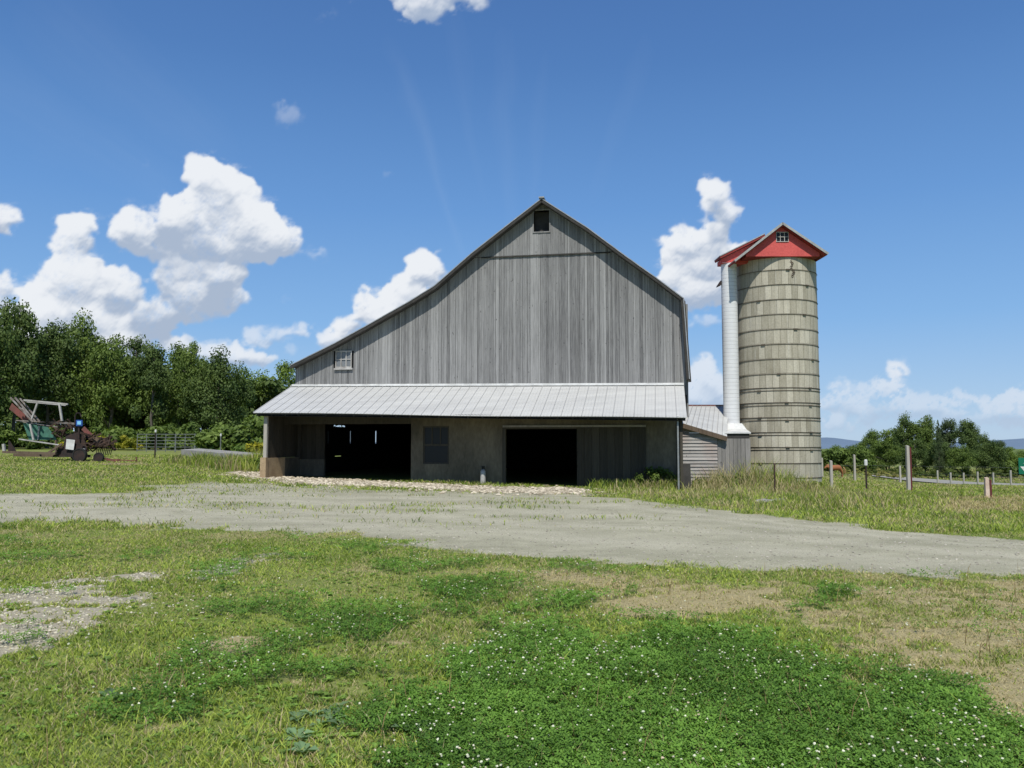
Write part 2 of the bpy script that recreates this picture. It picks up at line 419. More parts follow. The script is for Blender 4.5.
def ground_mat():
    m = NT('ground'); v = m.coord()
    n_big = m.noise(v, .25, 5, .6); n_mid = m.noise(v, 1.6, 5, .6); n_f = m.noise(v, 14, 5, .7); n_ff = m.noise(v, 70, 4, .7)
    grass = m.mix(m.ramp(n_mid, [(.35, (0, 0, 0)), (.65, (1, 1, 1))]), (.145, .200, .040), (.215, .250, .070))
    grass = m.mix(m.ramp(n_big, [(.4, (0, 0, 0)), (.66, (1, 1, 1))]), grass, (.20, .21, .072))
    grass = m.mix(.75, grass, m.ramp(n_f, [(.3, (.28, .28, .28)), (.7, (.75, .75, .75))]), 'OVERLAY')
    dry = m.mix(n_f, (.29, .245, .120), (.42, .36, .20)); dry = m.mix(.8, dry, m.ramp(n_ff, [(.35, (.25, .25, .25)), (.65, (.75, .75, .75))]), 'OVERLAY')
    clo = m.mix(n_f, (.045, .085, .02), (.09, .15, .035))
    road = m.mix(m.ramp(n_mid, [(.3, (0, 0, 0)), (.7, (1, 1, 1))]), (.325, .312, .222), (.425, .405, .292))
    road = m.mix(m.ramp(m.noise(m.coord((.55, 1.0, 1)), .9, 6, .7), [(.40, (0, 0, 0)), (.66, (1, 1, 1))]), road, (.275, .265, .185))
    road = m.mix(m.math('MULTIPLY', m.attr('rut'), .55), road, (.46, .435, .33))
    sp = m.ramp(n_ff, [(.35, (.3, .3, .3)), (.65, (.74, .74, .74))])
    road = m.mix(.8, road, sp, 'OVERLAY')
    vor = m.new('ShaderNodeTexVoronoi'); m.l.new(v, vor.inputs['Vector']); vor.inputs['Scale'].default_value = 16
    pebble = m.ramp(vor.outputs['Distance'], [(.10, (1, 1, 1)), (.22, (0, 0, 0))])
    rc = m.new('ShaderNodeSeparateColor'); m.l.new(vor.outputs['Color'], rc.inputs[0])
    pebble = m.math('MULTIPLY', pebble, m.math('GREATER_THAN', rc.outputs[0], .72))
    road = m.mix(m.math('MULTIPLY', pebble, .6), road, (.55, .52, .42))
    grav = m.mix(n_ff, (.24, .215, .15), (.46, .42, .32))
    def soft(a, k=.35):
        x = m.math('ADD', m.attr(a), m.math('MULTIPLY', m.math('SUBTRACT', n_f, .5), k * 3)); return m.maprange(x, .3, .7)
    col = m.mix(soft('dry'), grass, dry)
    col = m.mix(soft('clover', .2), col, clo)
    col = m.mix(soft('road'), col, road)
    col = m.mix(soft('gravel', .2), col, grav)
    col = m.mix(m.attr('far'), col, (.13, .17, .05))
    h = m.math('ADD', n_f, m.math('MULTIPLY', n_ff, .5))
    m.bump(h, .55, .03)
    return m.base(col, .95, 0, .1)
far = sstep(R_, 300, 900)
ground = mesh_np('ground', V, [q, tri], ground_mat(), attrs={k: app(mk[k]) for k in ('road', 'dry', 'clover', 'gravel', 'rut')} | {'far': app(far)}, smooth=True)
tag(ground, 'mown grass field crossed by a pale gravel farm track', 'ground', kind='structure')
del V, q, tri

# ------------------------------------------------------------------ grass, clover, stones (stuff)
def scatter_pts(n, y0, y1, spread=.82, power=0.):
    u = rng.random(n); Y = y0 + (y1 - y0) * u if power == 0 else (y0 ** (1 - power) + u * (y1 ** (1 - power) - y0 ** (1 - power))) ** (1 / (1 - power))
    x = (rng.random(n) * 2 - 1) * spread * Y
    return x, Y

def blades(x, y, h, w, lean, col, colt=None):
    n = len(x); z = terrain(x, y) - .01
    a = rng.random(n) * 2 * PI; dx, dy = np.cos(a), np.sin(a)
    la = rng.random(n) * 2 * PI; lx, ly = np.cos(la) * lean * h, np.sin(la) * lean * h
    B = np.stack([x, y, z], -1); S = np.stack([dx * w / 2, dy * w / 2, 0 * w], -1)
    Mv = B + np.stack([lx * .35, ly * .35, h * .6], -1); T = B + np.stack([lx, ly, h], -1)
    V = np.stack([B - S, B + S, Mv + S * .8, Mv - S * .8, T], 1).reshape(-1, 3)
    i = np.arange(n) * 5
    qd = np.stack([i, i + 1, i + 2, i + 3], -1); tr = np.stack([i + 3, i + 2, i + 4], -1)
    C = np.repeat(col, 5, 0) * np.tile(np.array([.7, .7, 1, 1, 1.1])[:, None], (n, 1))
    return V, qd, tr, C

def grass_cols(n, dry, x, y):
    g0 = np.array([.185, .262, .036]); g1 = np.array([.50, .575, .115]); st = np.array([.52, .44, .24]); bl = np.array([.13, .20, .065])
    t = np.clip(rng.random(n) * .8 + (fbm(x * .9, y * .9, 61, 3) - .5) * 1.2, 0, 1)[:, None]
    c = g0 * (1 - t) + g1 * t
    b = (rng.random(n) < .2)[:, None]; c = np.where(b, bl * (.8 + .5 * t), c)
    d = (rng.random(n) < np.clip(dry * .75 + .09 + .25 * sstep(fbm(x * 1.1, y * 1.1, 66, 4), .42, .62), 0, 1))[:, None]
    return np.where(d, st * (.6 + .6 * rng.random(n))[:, None], c)

def keep(mask, *arrs): return [a[mask] for a in arrs]

def inside_buildings(x, y):
    # barn + silo footprint test (set up below through plane constants)
    px_, py_ = x - O[0], y - O[1]
    s = px_ * U[0] + py_ * U[1]; t = px_ * Nn[0] + py_ * Nn[1]
    ba = (s > -17.4) & (s < .6) & (t < 1.55)
    return ba | (np.hypot(x - 11.2, y - 35) < 1.8)

th = math.radians(10.1)
U = np.array((math.cos(th), -math.sin(th))); Nn = np.array((-math.sin(th), -math.cos(th)))
a0, _ = ray(686, 400)
O = np.array((a0 * 33.0, 33.0))

def finish_grass(name, sets, label):
    Vs, Q, T, C = [], [], [], []; b = 0
    for V, qd, tr, c in sets:
        Vs.append(V); Q.append(qd + b); T.append(tr + b); C.append(c); b += len(V)
    o = mesh_np(name, np.concatenate(Vs), [np.concatenate(Q), np.concatenate(T)], M['grass'], attrs={'col': np.concatenate(C)})
    return tag(o, label, 'grass', kind='stuff')

# short lawn near the viewer
x, y = scatter_pts(520000, 3.2, 17, .8, .45)
mm = masks(x, y)
pk = rng.random(len(x)) > np.clip(mm['road'] * 1.05 + mm['gravel'] * .93 + mm['clover'] * .6 + mm['dry'] ** 2 * .5, 0, 1)
x, y, dr, cl = keep(pk, x, y, mm['dry'], mm['clover'])
h = (.018 + .036 * rng.random(len(x)) ** 1.5) * (.6 + .9 * fbm(x * .8, y * .8, 71, 3)) * (1 - .35 * dr)
h = np.where(rng.random(len(x)) < .012, h * 2.6, h)
w = .0035 + .0035 * rng.random(len(x)) + y * .00045
set1 = blades(x, y, h, w, .9, grass_cols(len(x), dr, x, y))
finish_grass('short_grass', [set1], 'short mown green and straw coloured grass in the near field')

# middle distance
x, y = scatter_pts(330000, 16, 60, .85, .3)
mm = masks(x, y)
pk = (rng.random(len(x)) > np.clip(mm['road'] * 1.1 + mm['gravel'] + mm['dry'] * .35, 0, 1)) & ~inside_buildings(x, y)
x, y, dr = keep(pk, x, y, mm['dry'])
h = (.04 + .07 * rng.random(len(x))) * (.6 + .9 * fbm(x * .4, y * .4, 72, 3))
w = .006 + y * .0007
set2 = blades(x, y, h, w, .8, grass_cols(len(x), dr, x, y))
finish_grass('field_grass', [set2], 'green grass of the field around the barn and beyond the track')

x = rng.uniform(4, 110, 90000); y = rng.uniform(48, 200, 90000); pk = (x / y > .2) & (x / y < .85) & (fbm(x * .12, y * .12, 77, 3) > .32) & (poly_sd(x, y, FARROAD) > 1.5); x, y = keep(pk, x, y)
col = grass_cols(len(x), .25 + .5 * sstep(fbm(x * .06, y * .06, 78, 3), .5, .6), x, y) * .82
finish_grass('pasture_grass', [blades(x, y, .05 + .14 * rng.random(len(x)), .04 + y * .0012, .6, col)], 'rough grass of the pasture sloping down to the far trees')

# tall unmown grass beside the shed, silo and posts
x = rng.uniform(1.5, 34, 240000); y = rng.uniform(21, 50, 240000)
up = lin_ext(x, UP)
dens = sstep(y - up, .6, 2.2) * sstep(x, 2.5, 6) * (1 - .75 * sstep(y, 36, 44))
dens = dens * (.25 + .75 * sstep(fbm(x * .5, y * .5, 81, 3), .4, .6))
silo_near = np.exp(-((x - 8.8) / 2.6) ** 2 - ((y - 31.2) / 1.6) ** 2)
dens = np.clip(dens * .55 + silo_near, 0, 1)
pk = (rng.random(len(x)) < dens) & ~inside_buildings(x, y) & (np.abs(x / y - .35) < .45)
x, y, sn = keep(pk, x, y, silo_near)
h = (.10 + .22 * rng.random(len(x)) ** 1.3) * (.5 + .9 * fbm(x * .7, y * .7, 82, 3)) * (1 + 2.6 * sn) * (1 - .55 * sstep(x, 10.5, 13))
col = grass_cols(len(x), .28 + .5 * sstep(fbm(x * .4, y * .4, 83), .5, .65), x, y) * .95
set3 = blades(x, y, h, .012 + .018 * rng.random(len(x)), .5, col)
finish_grass('tall_grass', [set3], 'tall unmown grass and weeds along the silo and post line')

# clover: three leaflets on a short stalk
def clover(n, y0, y1):
    x, y = scatter_pts(n, y0, y1, .85, .4); mm = masks(x, y)
    pk = rng.random(len(x)) < mm['clover'] * 1.1 - .05
    x, y = keep(pk, x, y); n = len(x)
    hz = .02 + .05 * rng.random(n) + .045 * fbm(x * 3, y * 3, 91, 2)
    z = terrain(x, y) + hz
    r = .008 + .007 * rng.random(n) + y * .0006
    a = rng.random(n) * 2 * PI; tx, ty = rng.normal(0, .35, n), rng.normal(0, .35, n)
    V = []
    for k in range(3):
        b = a + k * 2 * PI / 3
        for (rr, off) in ((.15, 0), (.95, -.55), (1.5, 0), (.95, .55)):
            xx = r * rr * np.cos(b + off * .9); yy = r * rr * np.sin(b + off * .9)
            V.append(np.stack([x + xx, y + yy, z + xx * tx + yy * ty + r * .25 * (rr > 1)], -1))
    V = np.stack(V, 1).reshape(-1, 3)
    i = (np.arange(n) * 12)[:, None]
    q = np.concatenate([np.stack([i[:, 0] + 4 * k + j for j in range(4)], -1) for k in range(3)])
    t = np.clip(rng.random(n) * .7 + (fbm(x * 2, y * 2, 92, 3) - .4), 0, 1)[:, None]
    c = np.array([.070, .150, .024]) * (1 - t) + np.array([.21, .385, .062]) * t
    o = mesh_np('clover', V, [q], M['grass'], attrs={'col': np.repeat(c, 12, 0)})
    tag(o, 'dense patch of dark green clover leaves in the near field', 'clover', kind='stuff')
clover(330000, 3.2, 16)

# ico template
def ico():
    t = (1 + 5 ** .5) / 2
    v = np.array([(-1, t, 0), (1, t, 0), (-1, -t, 0), (1, -t, 0), (0, -1, t), (0, 1, t), (0, -1, -t), (0, 1, -t), (t, 0, -1), (t, 0, 1), (-t, 0, -1), (-t, 0, 1)], float)
    v /= np.linalg.norm(v[0])
    f = np.array([(0, 11, 5), (0, 5, 1), (0, 1, 7), (0, 7, 10), (0, 10, 11), (1, 5, 9), (5, 11, 4), (11, 10, 2), (10, 7, 6), (7, 1, 8), (3, 9, 4), (3, 4, 2), (3, 2, 6), (3, 6, 8), (3, 8, 9), (4, 9, 5), (2, 4, 11), (6, 2, 10), (8, 6, 7), (9, 8, 1)])
    return v, f
IV, IF = ico()
def blobs(x, y, z, r, sq, jit):
    n = len(x)
    V = IV[None] * (1 + rng.normal(0, jit, (n, 12, 1)))
    S = np.stack([r * (1 + rng.random(n) * .5), r, r * sq], -1)[:, None]
    V = V * S
    a = rng.random(n) * 2 * PI; c, s = np.cos(a)[:, None], np.sin(a)[:, None]
    V = np.stack([V[..., 0] * c - V[..., 1] * s, V[..., 0] * s + V[..., 1] * c, V[..., 2]], -1)
    V += np.stack([x, y, z], -1)[:, None]
    Fc = (IF[None] + (np.arange(n) * 12)[:, None, None]).reshape(-1, 3)
    return V.reshape(-1, 3), Fc

# clover flowers
x, y = scatter_pts(19000, 3.3, 15, .85, .3); mm = masks(x, y)
cl_n = fbm(x * 1.6, y * 1.6, 95, 3)
pk = rng.random(len(x)) < (mm['clover'] * (.22 + .78 * sstep(cl_n, .45, .62)) * .62 + .05 * (1 - mm['road']) * sstep(mm['n1'], .4, .55) * (y < 11))
x, y = keep(pk, x, y); n = len(x)
z = terrain(x, y) + .065 + .05 * rng.random(n)
V, Fc = blobs(x, y, z, .0038 + .0038 * rng.random(n) + y * .00018, .85, .2)
tt = (rng.random(n) < .3)[:, None] * np.array([-.05, -.2, -.16]); c = np.array([.68, .69, .50]) * (.75 + .35 * rng.random(n))[:, None] + tt * rng.random(n)[:, None]
tag(mesh_np('clover_flowers', V, [Fc], M['flower'], attrs={'col': np.repeat(c, 12, 0)}), 'small white and pinkish clover blossoms dotted over the clover', 'flowers', kind='stuff')

x, y = scatter_pts(26000, 3.3, 13, .8, .3); mm = masks(x, y); pk = rng.random(len(x)) < mm['clover'] * .55; x, y = keep(pk, x, y); n = len(x)
finish_grass('clover_grass', [blades(x, y, .06 + .09 * rng.random(n) ** 2, .004 + y * .0004, .5, grass_cols(n, np.full(n, .12), x, y) * .8)], 'thin grass blades growing up through the clover')
x, y = scatter_pts(500, 3.3, 12, .8, .2); mm = masks(x, y); pk = (mm['road'] < .1) & (mm['gravel'] < .3); x, y = keep(pk, x, y); n = len(x)
finish_grass('seed_stalks', [blades(x, y, .12 + .16 * rng.random(n), .004 + y * .0003, .35, np.array([.34, .24, .12]) * (.6 + .6 * rng.random(n))[:, None])], 'brown dried seed stalks scattered through the lawn')

# stones
def stones(name, x, y, r, cols, label):
    n = len(x); V, Fc = blobs(x, y, terrain(x, y) + r * .25, r, .6, .16)
    tag(mesh_np(name, V, [Fc], M['stone'], attrs={'col': np.repeat(cols, 12, 0)}), label, 'gravel', kind='stuff')
def stone_cols(n, a=(.36, .34, .30), b=(.56, .52, .45)):
    t = rng.random(n)[:, None]; return (np.array(a) * (1 - t) + np.array(b) * t) * (.75 + .4 * rng.random(n))[:, None]
x, y = scatter_pts(150000, 5, 14, .95, .3); mm = masks(x, y); pk = (rng.random(len(x)) < mm['fgravel'] * .5 + .05 * sstep(-poly_sd(x, y, GRAVEL), -1.2, 0.)) & (y < 17); x, y = keep(pk, x, y)
stones('gravel_patch', x, y, .006 + .013 * rng.random(len(x)) ** 2, stone_cols(len(x), (.36, .33, .25), (.66, .61, .46)), 'grey white gravel spilling into the grass at the left')
x = rng.uniform(-12, 6, 52000); y = rng.uniform(24, 42, 52000); mm = masks(x, y); pk = (rng.random(len(x)) < (mm['band'] * .7 + .12 * sstep(-poly_sd(x, y, BAND), -1.6, 0.))) & ~inside_buildings(x, y); x, y = keep(pk, x, y)
stones('stone_border', x, y, .022 + .05 * rng.random(len(x)) ** 2, stone_cols(len(x), (.26, .22, .15), (.70, .62, .48)), 'strip of pale crushed stone along the front of the barn')
x, y = scatter_pts(60000, 9, 32, .8, .2); mm = masks(x, y); pk = rng.random(len(x)) < mm['road'] * .35; x, y = keep(pk, x, y)
stones('track_pebbles', x, y, .006 + .014 * rng.random(len(x)) ** 2, stone_cols(len(x), (.28, .26, .21), (.52, .48, .40)), 'loose pebbles scattered over the gravel track')

# broad weeds
def weeds(name, pts, label, ncol=(.10, .22, .05), size=(.05, .11), up=.5, nl=9):
    V = []; Q = []; C = []; b = 0
    for (x, y) in pts:
        z = float(terrain(x, y)); s = random.uniform(*size); k = random.randint(nl - 3, nl + 2); a0 = random.random() * 6.28
        cc = np.array(ncol) * random.uniform(.65, 1.3)
        for i in range(k):
            a = a0 + i * 2.4 + random.uniform(-.3, .3); L = s * random.uniform(.6, 1.1); w = L * random.uniform(.24, .36); e = up * random.uniform(.3, 1.3)
            d = np.array((math.cos(a), math.sin(a), 0)); sd = np.array((-d[1], d[0], 0)); o = np.array((x, y, z + .01))
            p = [o, o + d * L * .5 - sd * w + (0, 0, L * .5 * e + w * .4), o + d * L * .5 + (0, 0, L * .45 * e), o + d * L * .5 + sd * w + (0, 0, L * .5 * e + w * .4), o + d * L + (0, 0, L * e * .7)]
            V += p; Q += [(b, b + 1, b + 2), (b, b + 2, b + 3), (b + 1, b + 4, b + 2), (b + 2, b + 4, b + 3)]; C += [cc * random.uniform(.85, 1.15)] * 5; b += 5
    tag(mesh_np(name, V, [Q], M['grass'], attrs={'col': np.array(C)}), label, 'weeds', kind='stuff')
pts = []
for (px, py, n, r) in ((200, 710, 40, .5), (300, 745, 34, .3), (230, 690, 30, .5), (30, 720, 20, .5), (360, 700, 20, .6), (140, 640, 18, .7), (60, 540, 20, 1.2), (660, 760, 12, .3), (520, 745, 15, .3), (700, 700, 25, .8)):
    g = G(px, py)
    for i in range(n): pts.append((g[0] + random.gauss(0, r), g[1] + random.gauss(0, r * .6)))
x, y = scatter_pts(6500, 3.4, 14, .8); mm = masks(x, y)
for a, b, m_, d_ in zip(x, y, mm['road'] + mm['gravel'] + mm['dry'] * .8, mm['clover']):
    if m_ < .3 and random.random() < (.65 if d_ < .4 else .12): pts.append((a, b))
weeds('broadleaf_weeds', pts, 'broad leaved plantain and dandelion weeds in the lawn', (.20, .32, .065), (.018, .05))
g_ = [G(318, 715), G(300, 742), G(330, 722), G(420, 735), G(120, 700), G(950, 600)]
weeds('burdock_leaves', [(g[0] + random.gauss(0, .07), g[1] + random.gauss(0, .07)) for g in g_[:5] for _ in range(4)], 'bluish green burdock leaves in the lower left lawn', (.16, .25, .12), (.05, .11), .5, 6)

# ------------------------------------------------------------------ barn
def W(s, t, z): return (O[0] + s * U[0] + t * Nn[0], O[1] + s * U[1] + t * Nn[1], z)
def bp(px, py, t):
    a, b = ray(px, py); d = np.array((a, 1.0))
    Y = (t + O @ Nn) / (d @ Nn)
    return float((Y * d - O) @ U), float(EYE + Y * b)
def Wp(px, py, t):
    s, z = bp(px, py, t); return W(s, t, z)

class BM(MB):
    def b(self, s0, t0, z0, s1, t1, z1, c=.5):
        self.hexa([W(s0, t0, z0), W(s1, t0, z0), W(s1, t1, z0), W(s0, t1, z0), W(s0, t0, z1), W(s1, t0, z1), W(s1, t1, z1), W(s0, t1, z1)], c)

barn = empty('barn', 'large grey weathered board barn with long sloping roof and metal lean-to', 'barn')
DEPTH = 19.0
prof_px = [(290, 365), (334, 343), (365, 326), (409, 301), (434, 285.5), (471, 253), (506, 225.5), (541.5, 198), (588, 227.5), (625, 255), (656, 277), (684, 298), (690, 379)]
PROF = [bp(px, py, .45) for px, py in prof_px]           # outer roof line (s,z)
GBL = [p for p in PROF]
def roof_z(s):
    xs = [p[0] for p in PROF[:-1]]; zs = [p[1] for p in PROF[:-1]]
    return np.interp(s, xs, zs)
TH = .13
sL, _ = bp(297, 370, 0); sR, _ = bp(686.5, 380, 0)
z_low = bp(400, 386, 0)[1] - .5
z_belt_L = bp(484, 257, 0); z_belt_R = bp(604, 252, 0)
# siding boards
lw = bp(534, 211, .0); lw2 = bp(549.5, 231.5, .0)
sw = bp(336, 351, .0); sw2 = bp(352, 368, .0)
sid = BM(); s = sL; k = 0; random.seed(3)
def zt_at(s): return roof_z(s) - TH - .02
tone_run = .5
brk = PROF[-2]
upper = BM()
zb = lambda s: z_belt_L[1] + (s - z_belt_L[0]) * (z_belt_R[1] - z_belt_L[1]) / (z_belt_R[0] - z_belt_L[0])
def board(mb, s0, s1, zb0, zb1, t, c):
    z0a, z1a = zt_at(s0), zt_at(s1)
    za0, za1 = min(z0a, zb1(s0)), min(z1a, zb1(s1))
    b0, b1 = zb0(s0), zb0(s1)
    if za0 - b0 < .03 and za1 - b1 < .03: return
    za0 = max(za0, b0 + .01); za1 = max(za1, b1 + .01)
    mb.hexa([W(s0, t, b0), W(s1, t, b1), W(s1, t - .03, b1), W(s0, t - .03, b0), W(s0, t, za0), W(s1, t, za1), W(s1, t - .03, za1), W(s0, t - .03, za0)], c)
while s < sR - .02:
    w = random.choice((.07, .09, .10, .12, .15)); e = min(s + w, sR)
    tone_run = .6 * tone_run + .4 * random.random(); c = min(1, max(0, tone_run + random.gauss(0, .24)))
    if random.random() < .12: c = random.choice((0.0, 1.1, 1.2))
    if abs((s + e) / 2 - (lw[0] + .15)) < .12: c = 1.0
    t = random.uniform(0, .014); g = random.choice((.003, .006, .012))
    lo = lambda q: z_low
    # skip holes
    def seg(mb, a, b, zlo, zhi, tt, c):
        board(mb, a, b, zlo, zhi, tt, c)
    hole = None
    if e > sw[0] and s < sw2[0]: hole = (sw2[1], sw[1])
    if hole:
        seg(sid, s, e - g, lo, lambda q: hole[0], t, c); seg(sid, s, e - g, lambda q: hole[1], lambda q: 99, t, c)
    else: seg(sid, s, e - g, lo, lambda q: zb(q) - .02, t, c)
    if e > lw[0] and s < lw2[0]:
        seg(upper, s, e - g, zb, lambda q: lw2[1], t + .03, c * .8 + .2); seg(upper, s, e - g, lambda q: lw[1], lambda q: 99, t + .03, c)
    elif not hole and zt_at((s + e) / 2) > zb((s + e) / 2): seg(upper, s, e - g, zb, lambda q: 99, t + .03, c * .85 + .12)
    s = e
sid.build('siding', M['siding'], barn)
upper.build('gable_siding', M['siding'], barn)
# backing behind boards (dark gaps)
bk = BM()
xs = [p[0] for p in PROF[:-1] if sL < p[0] < sR]; xs = [sL] + xs + [sR]
cuts = sorted(set(xs + [lw[0], lw2[0], sw[0], sw2[0]]))
for a, b in zip(cuts[:-1], cuts[1:]):
    ha, hb = roof_z(a) - TH - .03, roof_z(b) - TH - .03
    def piece(z0, za, zb_):
        bk.hexa([W(a, -.035, z0), W(b, -.035, z0), W(b, -.06, z0), W(a, -.06, z0), W(a, -.035, za), W(b, -.035, zb_), W(b, -.06, zb_), W(a, -.06, za)])
    if lw[0] - 1e-6 <= a and b <= lw2[0] + 1e-6: piece(z_low, lw2[1], lw2[1]); piece(lw[1], ha, hb)
    elif sw[0] - 1e-6 <= a and b <= sw2[0] + 1e-6: piece(z_low, sw2[1], sw2[1]); piece(sw[1], ha, hb)
    else: piece(z_low, ha, hb)
bk.build('wall_backing', M['black'], barn)
# belt flashing
bt = BM(); a, b = z_belt_L[0] - .1, z_belt_R[0] + .25
bt.hexa([W(a, .0, zb(a) - .05), W(b, .0, zb(b) - .05), W(b, .07, zb(b) - .05), W(a, .07, zb(a) - .05), W(a, .0, zb(a)), W(b, .0, zb(b)), W(b, .05, zb(b) - .02), W(a, .05, zb(a) - .02)])
bt.build('belt_flashing', M['roof_dark'], barn)
# corner board
zc_b = bp(400, 384, 0)[1] + .03
for s0_, s1_, ztop_ in ((sL - .07, sL - .004, zt_at(sL - .05)), (sR + .004, sR + .09, zt_at(sR) - .02)):
    cb = BM(); cb.b(s0_, -.06, zc_b, s1_, -.002, ztop_, .4); cb.build('corner_board', M['siding'], barn)
# roof shells
def ext(prof, t0, t1, th, name, mat, off=0):
    r = BM()
    for (p, q_) in zip(prof[:-1], prof[1:]):
        d = np.array(q_) - np.array(p); d /= np.linalg.norm(d); n = np.array((-d[1], d[0])); n = n if n[1] > 0 or abs(n[1]) < .2 else -n
        if n[1] < .2 and n[0] < 0: n = -n
        P0 = np.array(p) - n * off; Q0 = np.array(q_) - n * off; P1 = P0 - n * th; Q1 = Q0 - n * th
        r.hexa([W(P1[0], t0, P1[1]), W(Q1[0], t0, Q1[1]), W(Q1[0], t1, Q1[1]), W(P1[0], t1, P1[1]), W(P0[0], t0, P0[1]), W(Q0[0], t0, Q0[1]), W(Q0[0], t1, Q0[1]), W(P0[0], t1, P0[1])])
    return r.build(name, mat, barn)
ext(PROF, .47, -DEPTH - .4, .035, 'roof', M['roof_edge'])
ext(PROF, .45, -DEPTH - .38, .09, 'roof_boards', M['roof_dark'], .038)
# rake trim under the roof edge
rk = BM()
for (p, q_) in zip(PROF[:-1], PROF[1:]):
    rk.bar(W(p[0], .43, p[1] - .12), W(q_[0], .43, q_[1] - .12), .03, .10)
rk.build('rake_board', M['roof_dark'], barn)
# cream ridge cap
rc_ = BM(); zp = max(p[1] for p in PROF); spk = [p for p in PROF if p[1] == zp][0][0]
rc_.bar(W(spk, .52, zp + .02), W(spk, -DEPTH - .45, zp + .02), .22, .05); rc_.build('ridge_cap', M['roof_pale'], barn)
# loft opening
lo_ = BM(); w_ = .05
for (a, b, c, d) in ((lw[0] - w_, lw2[1] - w_, lw2[0] + w_, lw2[1]), (lw[0] - w_, lw[1], lw2[0] + w_, lw[1] + w_), (lw[0] - w_, lw2[1] + .002, lw[0], lw[1] - .002), (lw2[0], lw2[1] + .002, lw2[0] + w_, lw[1] - .002)):
    lo_.b(a, .045, b, c, .075, d)
loft = lo_.build('loft_opening', M['siding'], barn)
lp = BM(); lp.b(lw[0], -.25, lw2[1], lw2[0], -.22, lw[1], .1)  # dark sheet in the opening stands in for the unlit loft
lp.build('loft_dark_panel', M['roof_dark'], loft)
# white six-light window
wn = BM(); mw = .045
wn.b(sw[0], .03, sw2[1], sw2[0], .06, sw2[1] + mw * 1.4); wn.b(sw[0], .03, sw[1] - mw, sw2[0], .06, sw[1])
for f in (0, .34, .67, 1):
    xx = sw[0] + (sw2[0] - sw[0] - mw) * f; wn.b(xx, .032, sw2[1] + .06, xx + mw, .058, sw[1] - mw)
wn.b(sw[0] + .04, .034, (sw[1] + sw2[1]) / 2 - .02, sw2[0] - .04, .056, (sw[1] + sw2[1]) / 2 + .02)
sill = BM(); sill.b(sw[0] - .05, .03, sw2[1] - .07, sw2[0] + .05, .11, sw2[1] - .005)
wino = wn.build('window', M['offwhite'], barn); wino['label'] = 'small white framed six pane window under the low eave'
sill.build('sill', M['offwhite'], wino)
gl = BM(); gl.b(sw[0] + .01, .01, sw2[1] + .01, sw2[0] - .01, .02, sw[1] - .01); gl.build('pane', M['glass_grey'], wino)

# --- lean-to
TE, TW, TP = 3.4, 1.5, 3.05       # eave, wall, post offsets from the gable wall
eL = bp(253, 412.5, TE); eR = bp(687, 417.5, TE)
tL = bp(286, 385.5, .03); tR = bp(687.5, 382.5, .03)
tR = (eR[0], tR[1] - .10); tL = (eL[0] + .02, tL[1] - .04)
lr = BM(); n = 44
def lr_pt(u, v, dz=0):
    """u along, v 0 at wall, 1 at eave"""
    s = (tL[0] + (tR[0] - tL[0]) * u) * (1 - v) + (eL[0] + (eR[0] - eL[0]) * u) * v
    z = (tL[1] + (tR[1] - tL[1]) * u) * (1 - v) + (eL[1] + (eR[1] - eL[1]) * u) * v
    sag = .02 * math.sin(u * 9) * v
    return W(s, .03 + (TE - .03) * v, z + dz + sag)
for i in range(n):
    u0, u1 = i / n, (i + 1) / n; wr = .05 / 17.
    lr.hexa([lr_pt(u0, 1, -.02), lr_pt(u1, 1, -.02), lr_pt(u1, 0, -.02), lr_pt(u0, 0, -.02), lr_pt(u0, 1), lr_pt(u1, 1), lr_pt(u1, 0), lr_pt(u0, 0)], random.uniform(.3, .55))
    for uu, hh, ww, cc in ((u0, .024, wr * .8, .72), (u0 + .33 / n, .008, wr * .6, .5), (u0 + .66 / n, .008, wr * .6, .5)):
        lr.hexa([lr_pt(uu, 1.002, .001), lr_pt(uu + ww, 1.002, .001), lr_pt(uu + ww, 0, .001), lr_pt(uu, 0, .001), lr_pt(uu + ww * .25, 1.002, hh), lr_pt(uu + ww * .75, 1.002, hh), lr_pt(uu + ww * .75, 0, hh), lr_pt(uu + ww * .25, 0, hh)], cc)
lr.build('lean_to_roof', M['metal_roof'], barn)
fl = BM(); fl.bar(lr_pt(0, 0.02, .03), lr_pt(1, 0.02, .03), .14, .03); fl.bar(lr_pt(0, -.005, .05), lr_pt(1, -.005, .05), .02, .07); fl.build('roof_flashing', M['white'], barn)
fs = BM()
fs.hexa([lr_pt(0.003, .985, -.09), lr_pt(.997, .985, -.09), lr_pt(.997, .97, -.09), lr_pt(.003, .97, -.09), lr_pt(.003, .985, -.025), lr_pt(.997, .985, -.025), lr_pt(.997, .97, -.022), lr_pt(.003, .97, -.022)])
for i in range(30):
    u = .01 + .98 * i / 29; fs.bar(lr_pt(u, .05, -.10), lr_pt(u, .965, -.10), .05, .13)
fs.build('fascia', M['roof_dark'], barn)
sof = BM(); sof.hexa([lr_pt(0.003, .965, -.175), lr_pt(.997, .965, -.175), lr_pt(.997, .02, -.175), lr_pt(.003, .02, -.175), lr_pt(0.003, .965, -.168), lr_pt(.997, .965, -.168), lr_pt(.997, .02, -.168), lr_pt(.003, .02, -.168)]); sof.build('soffit', M['roof_dark'], barn)

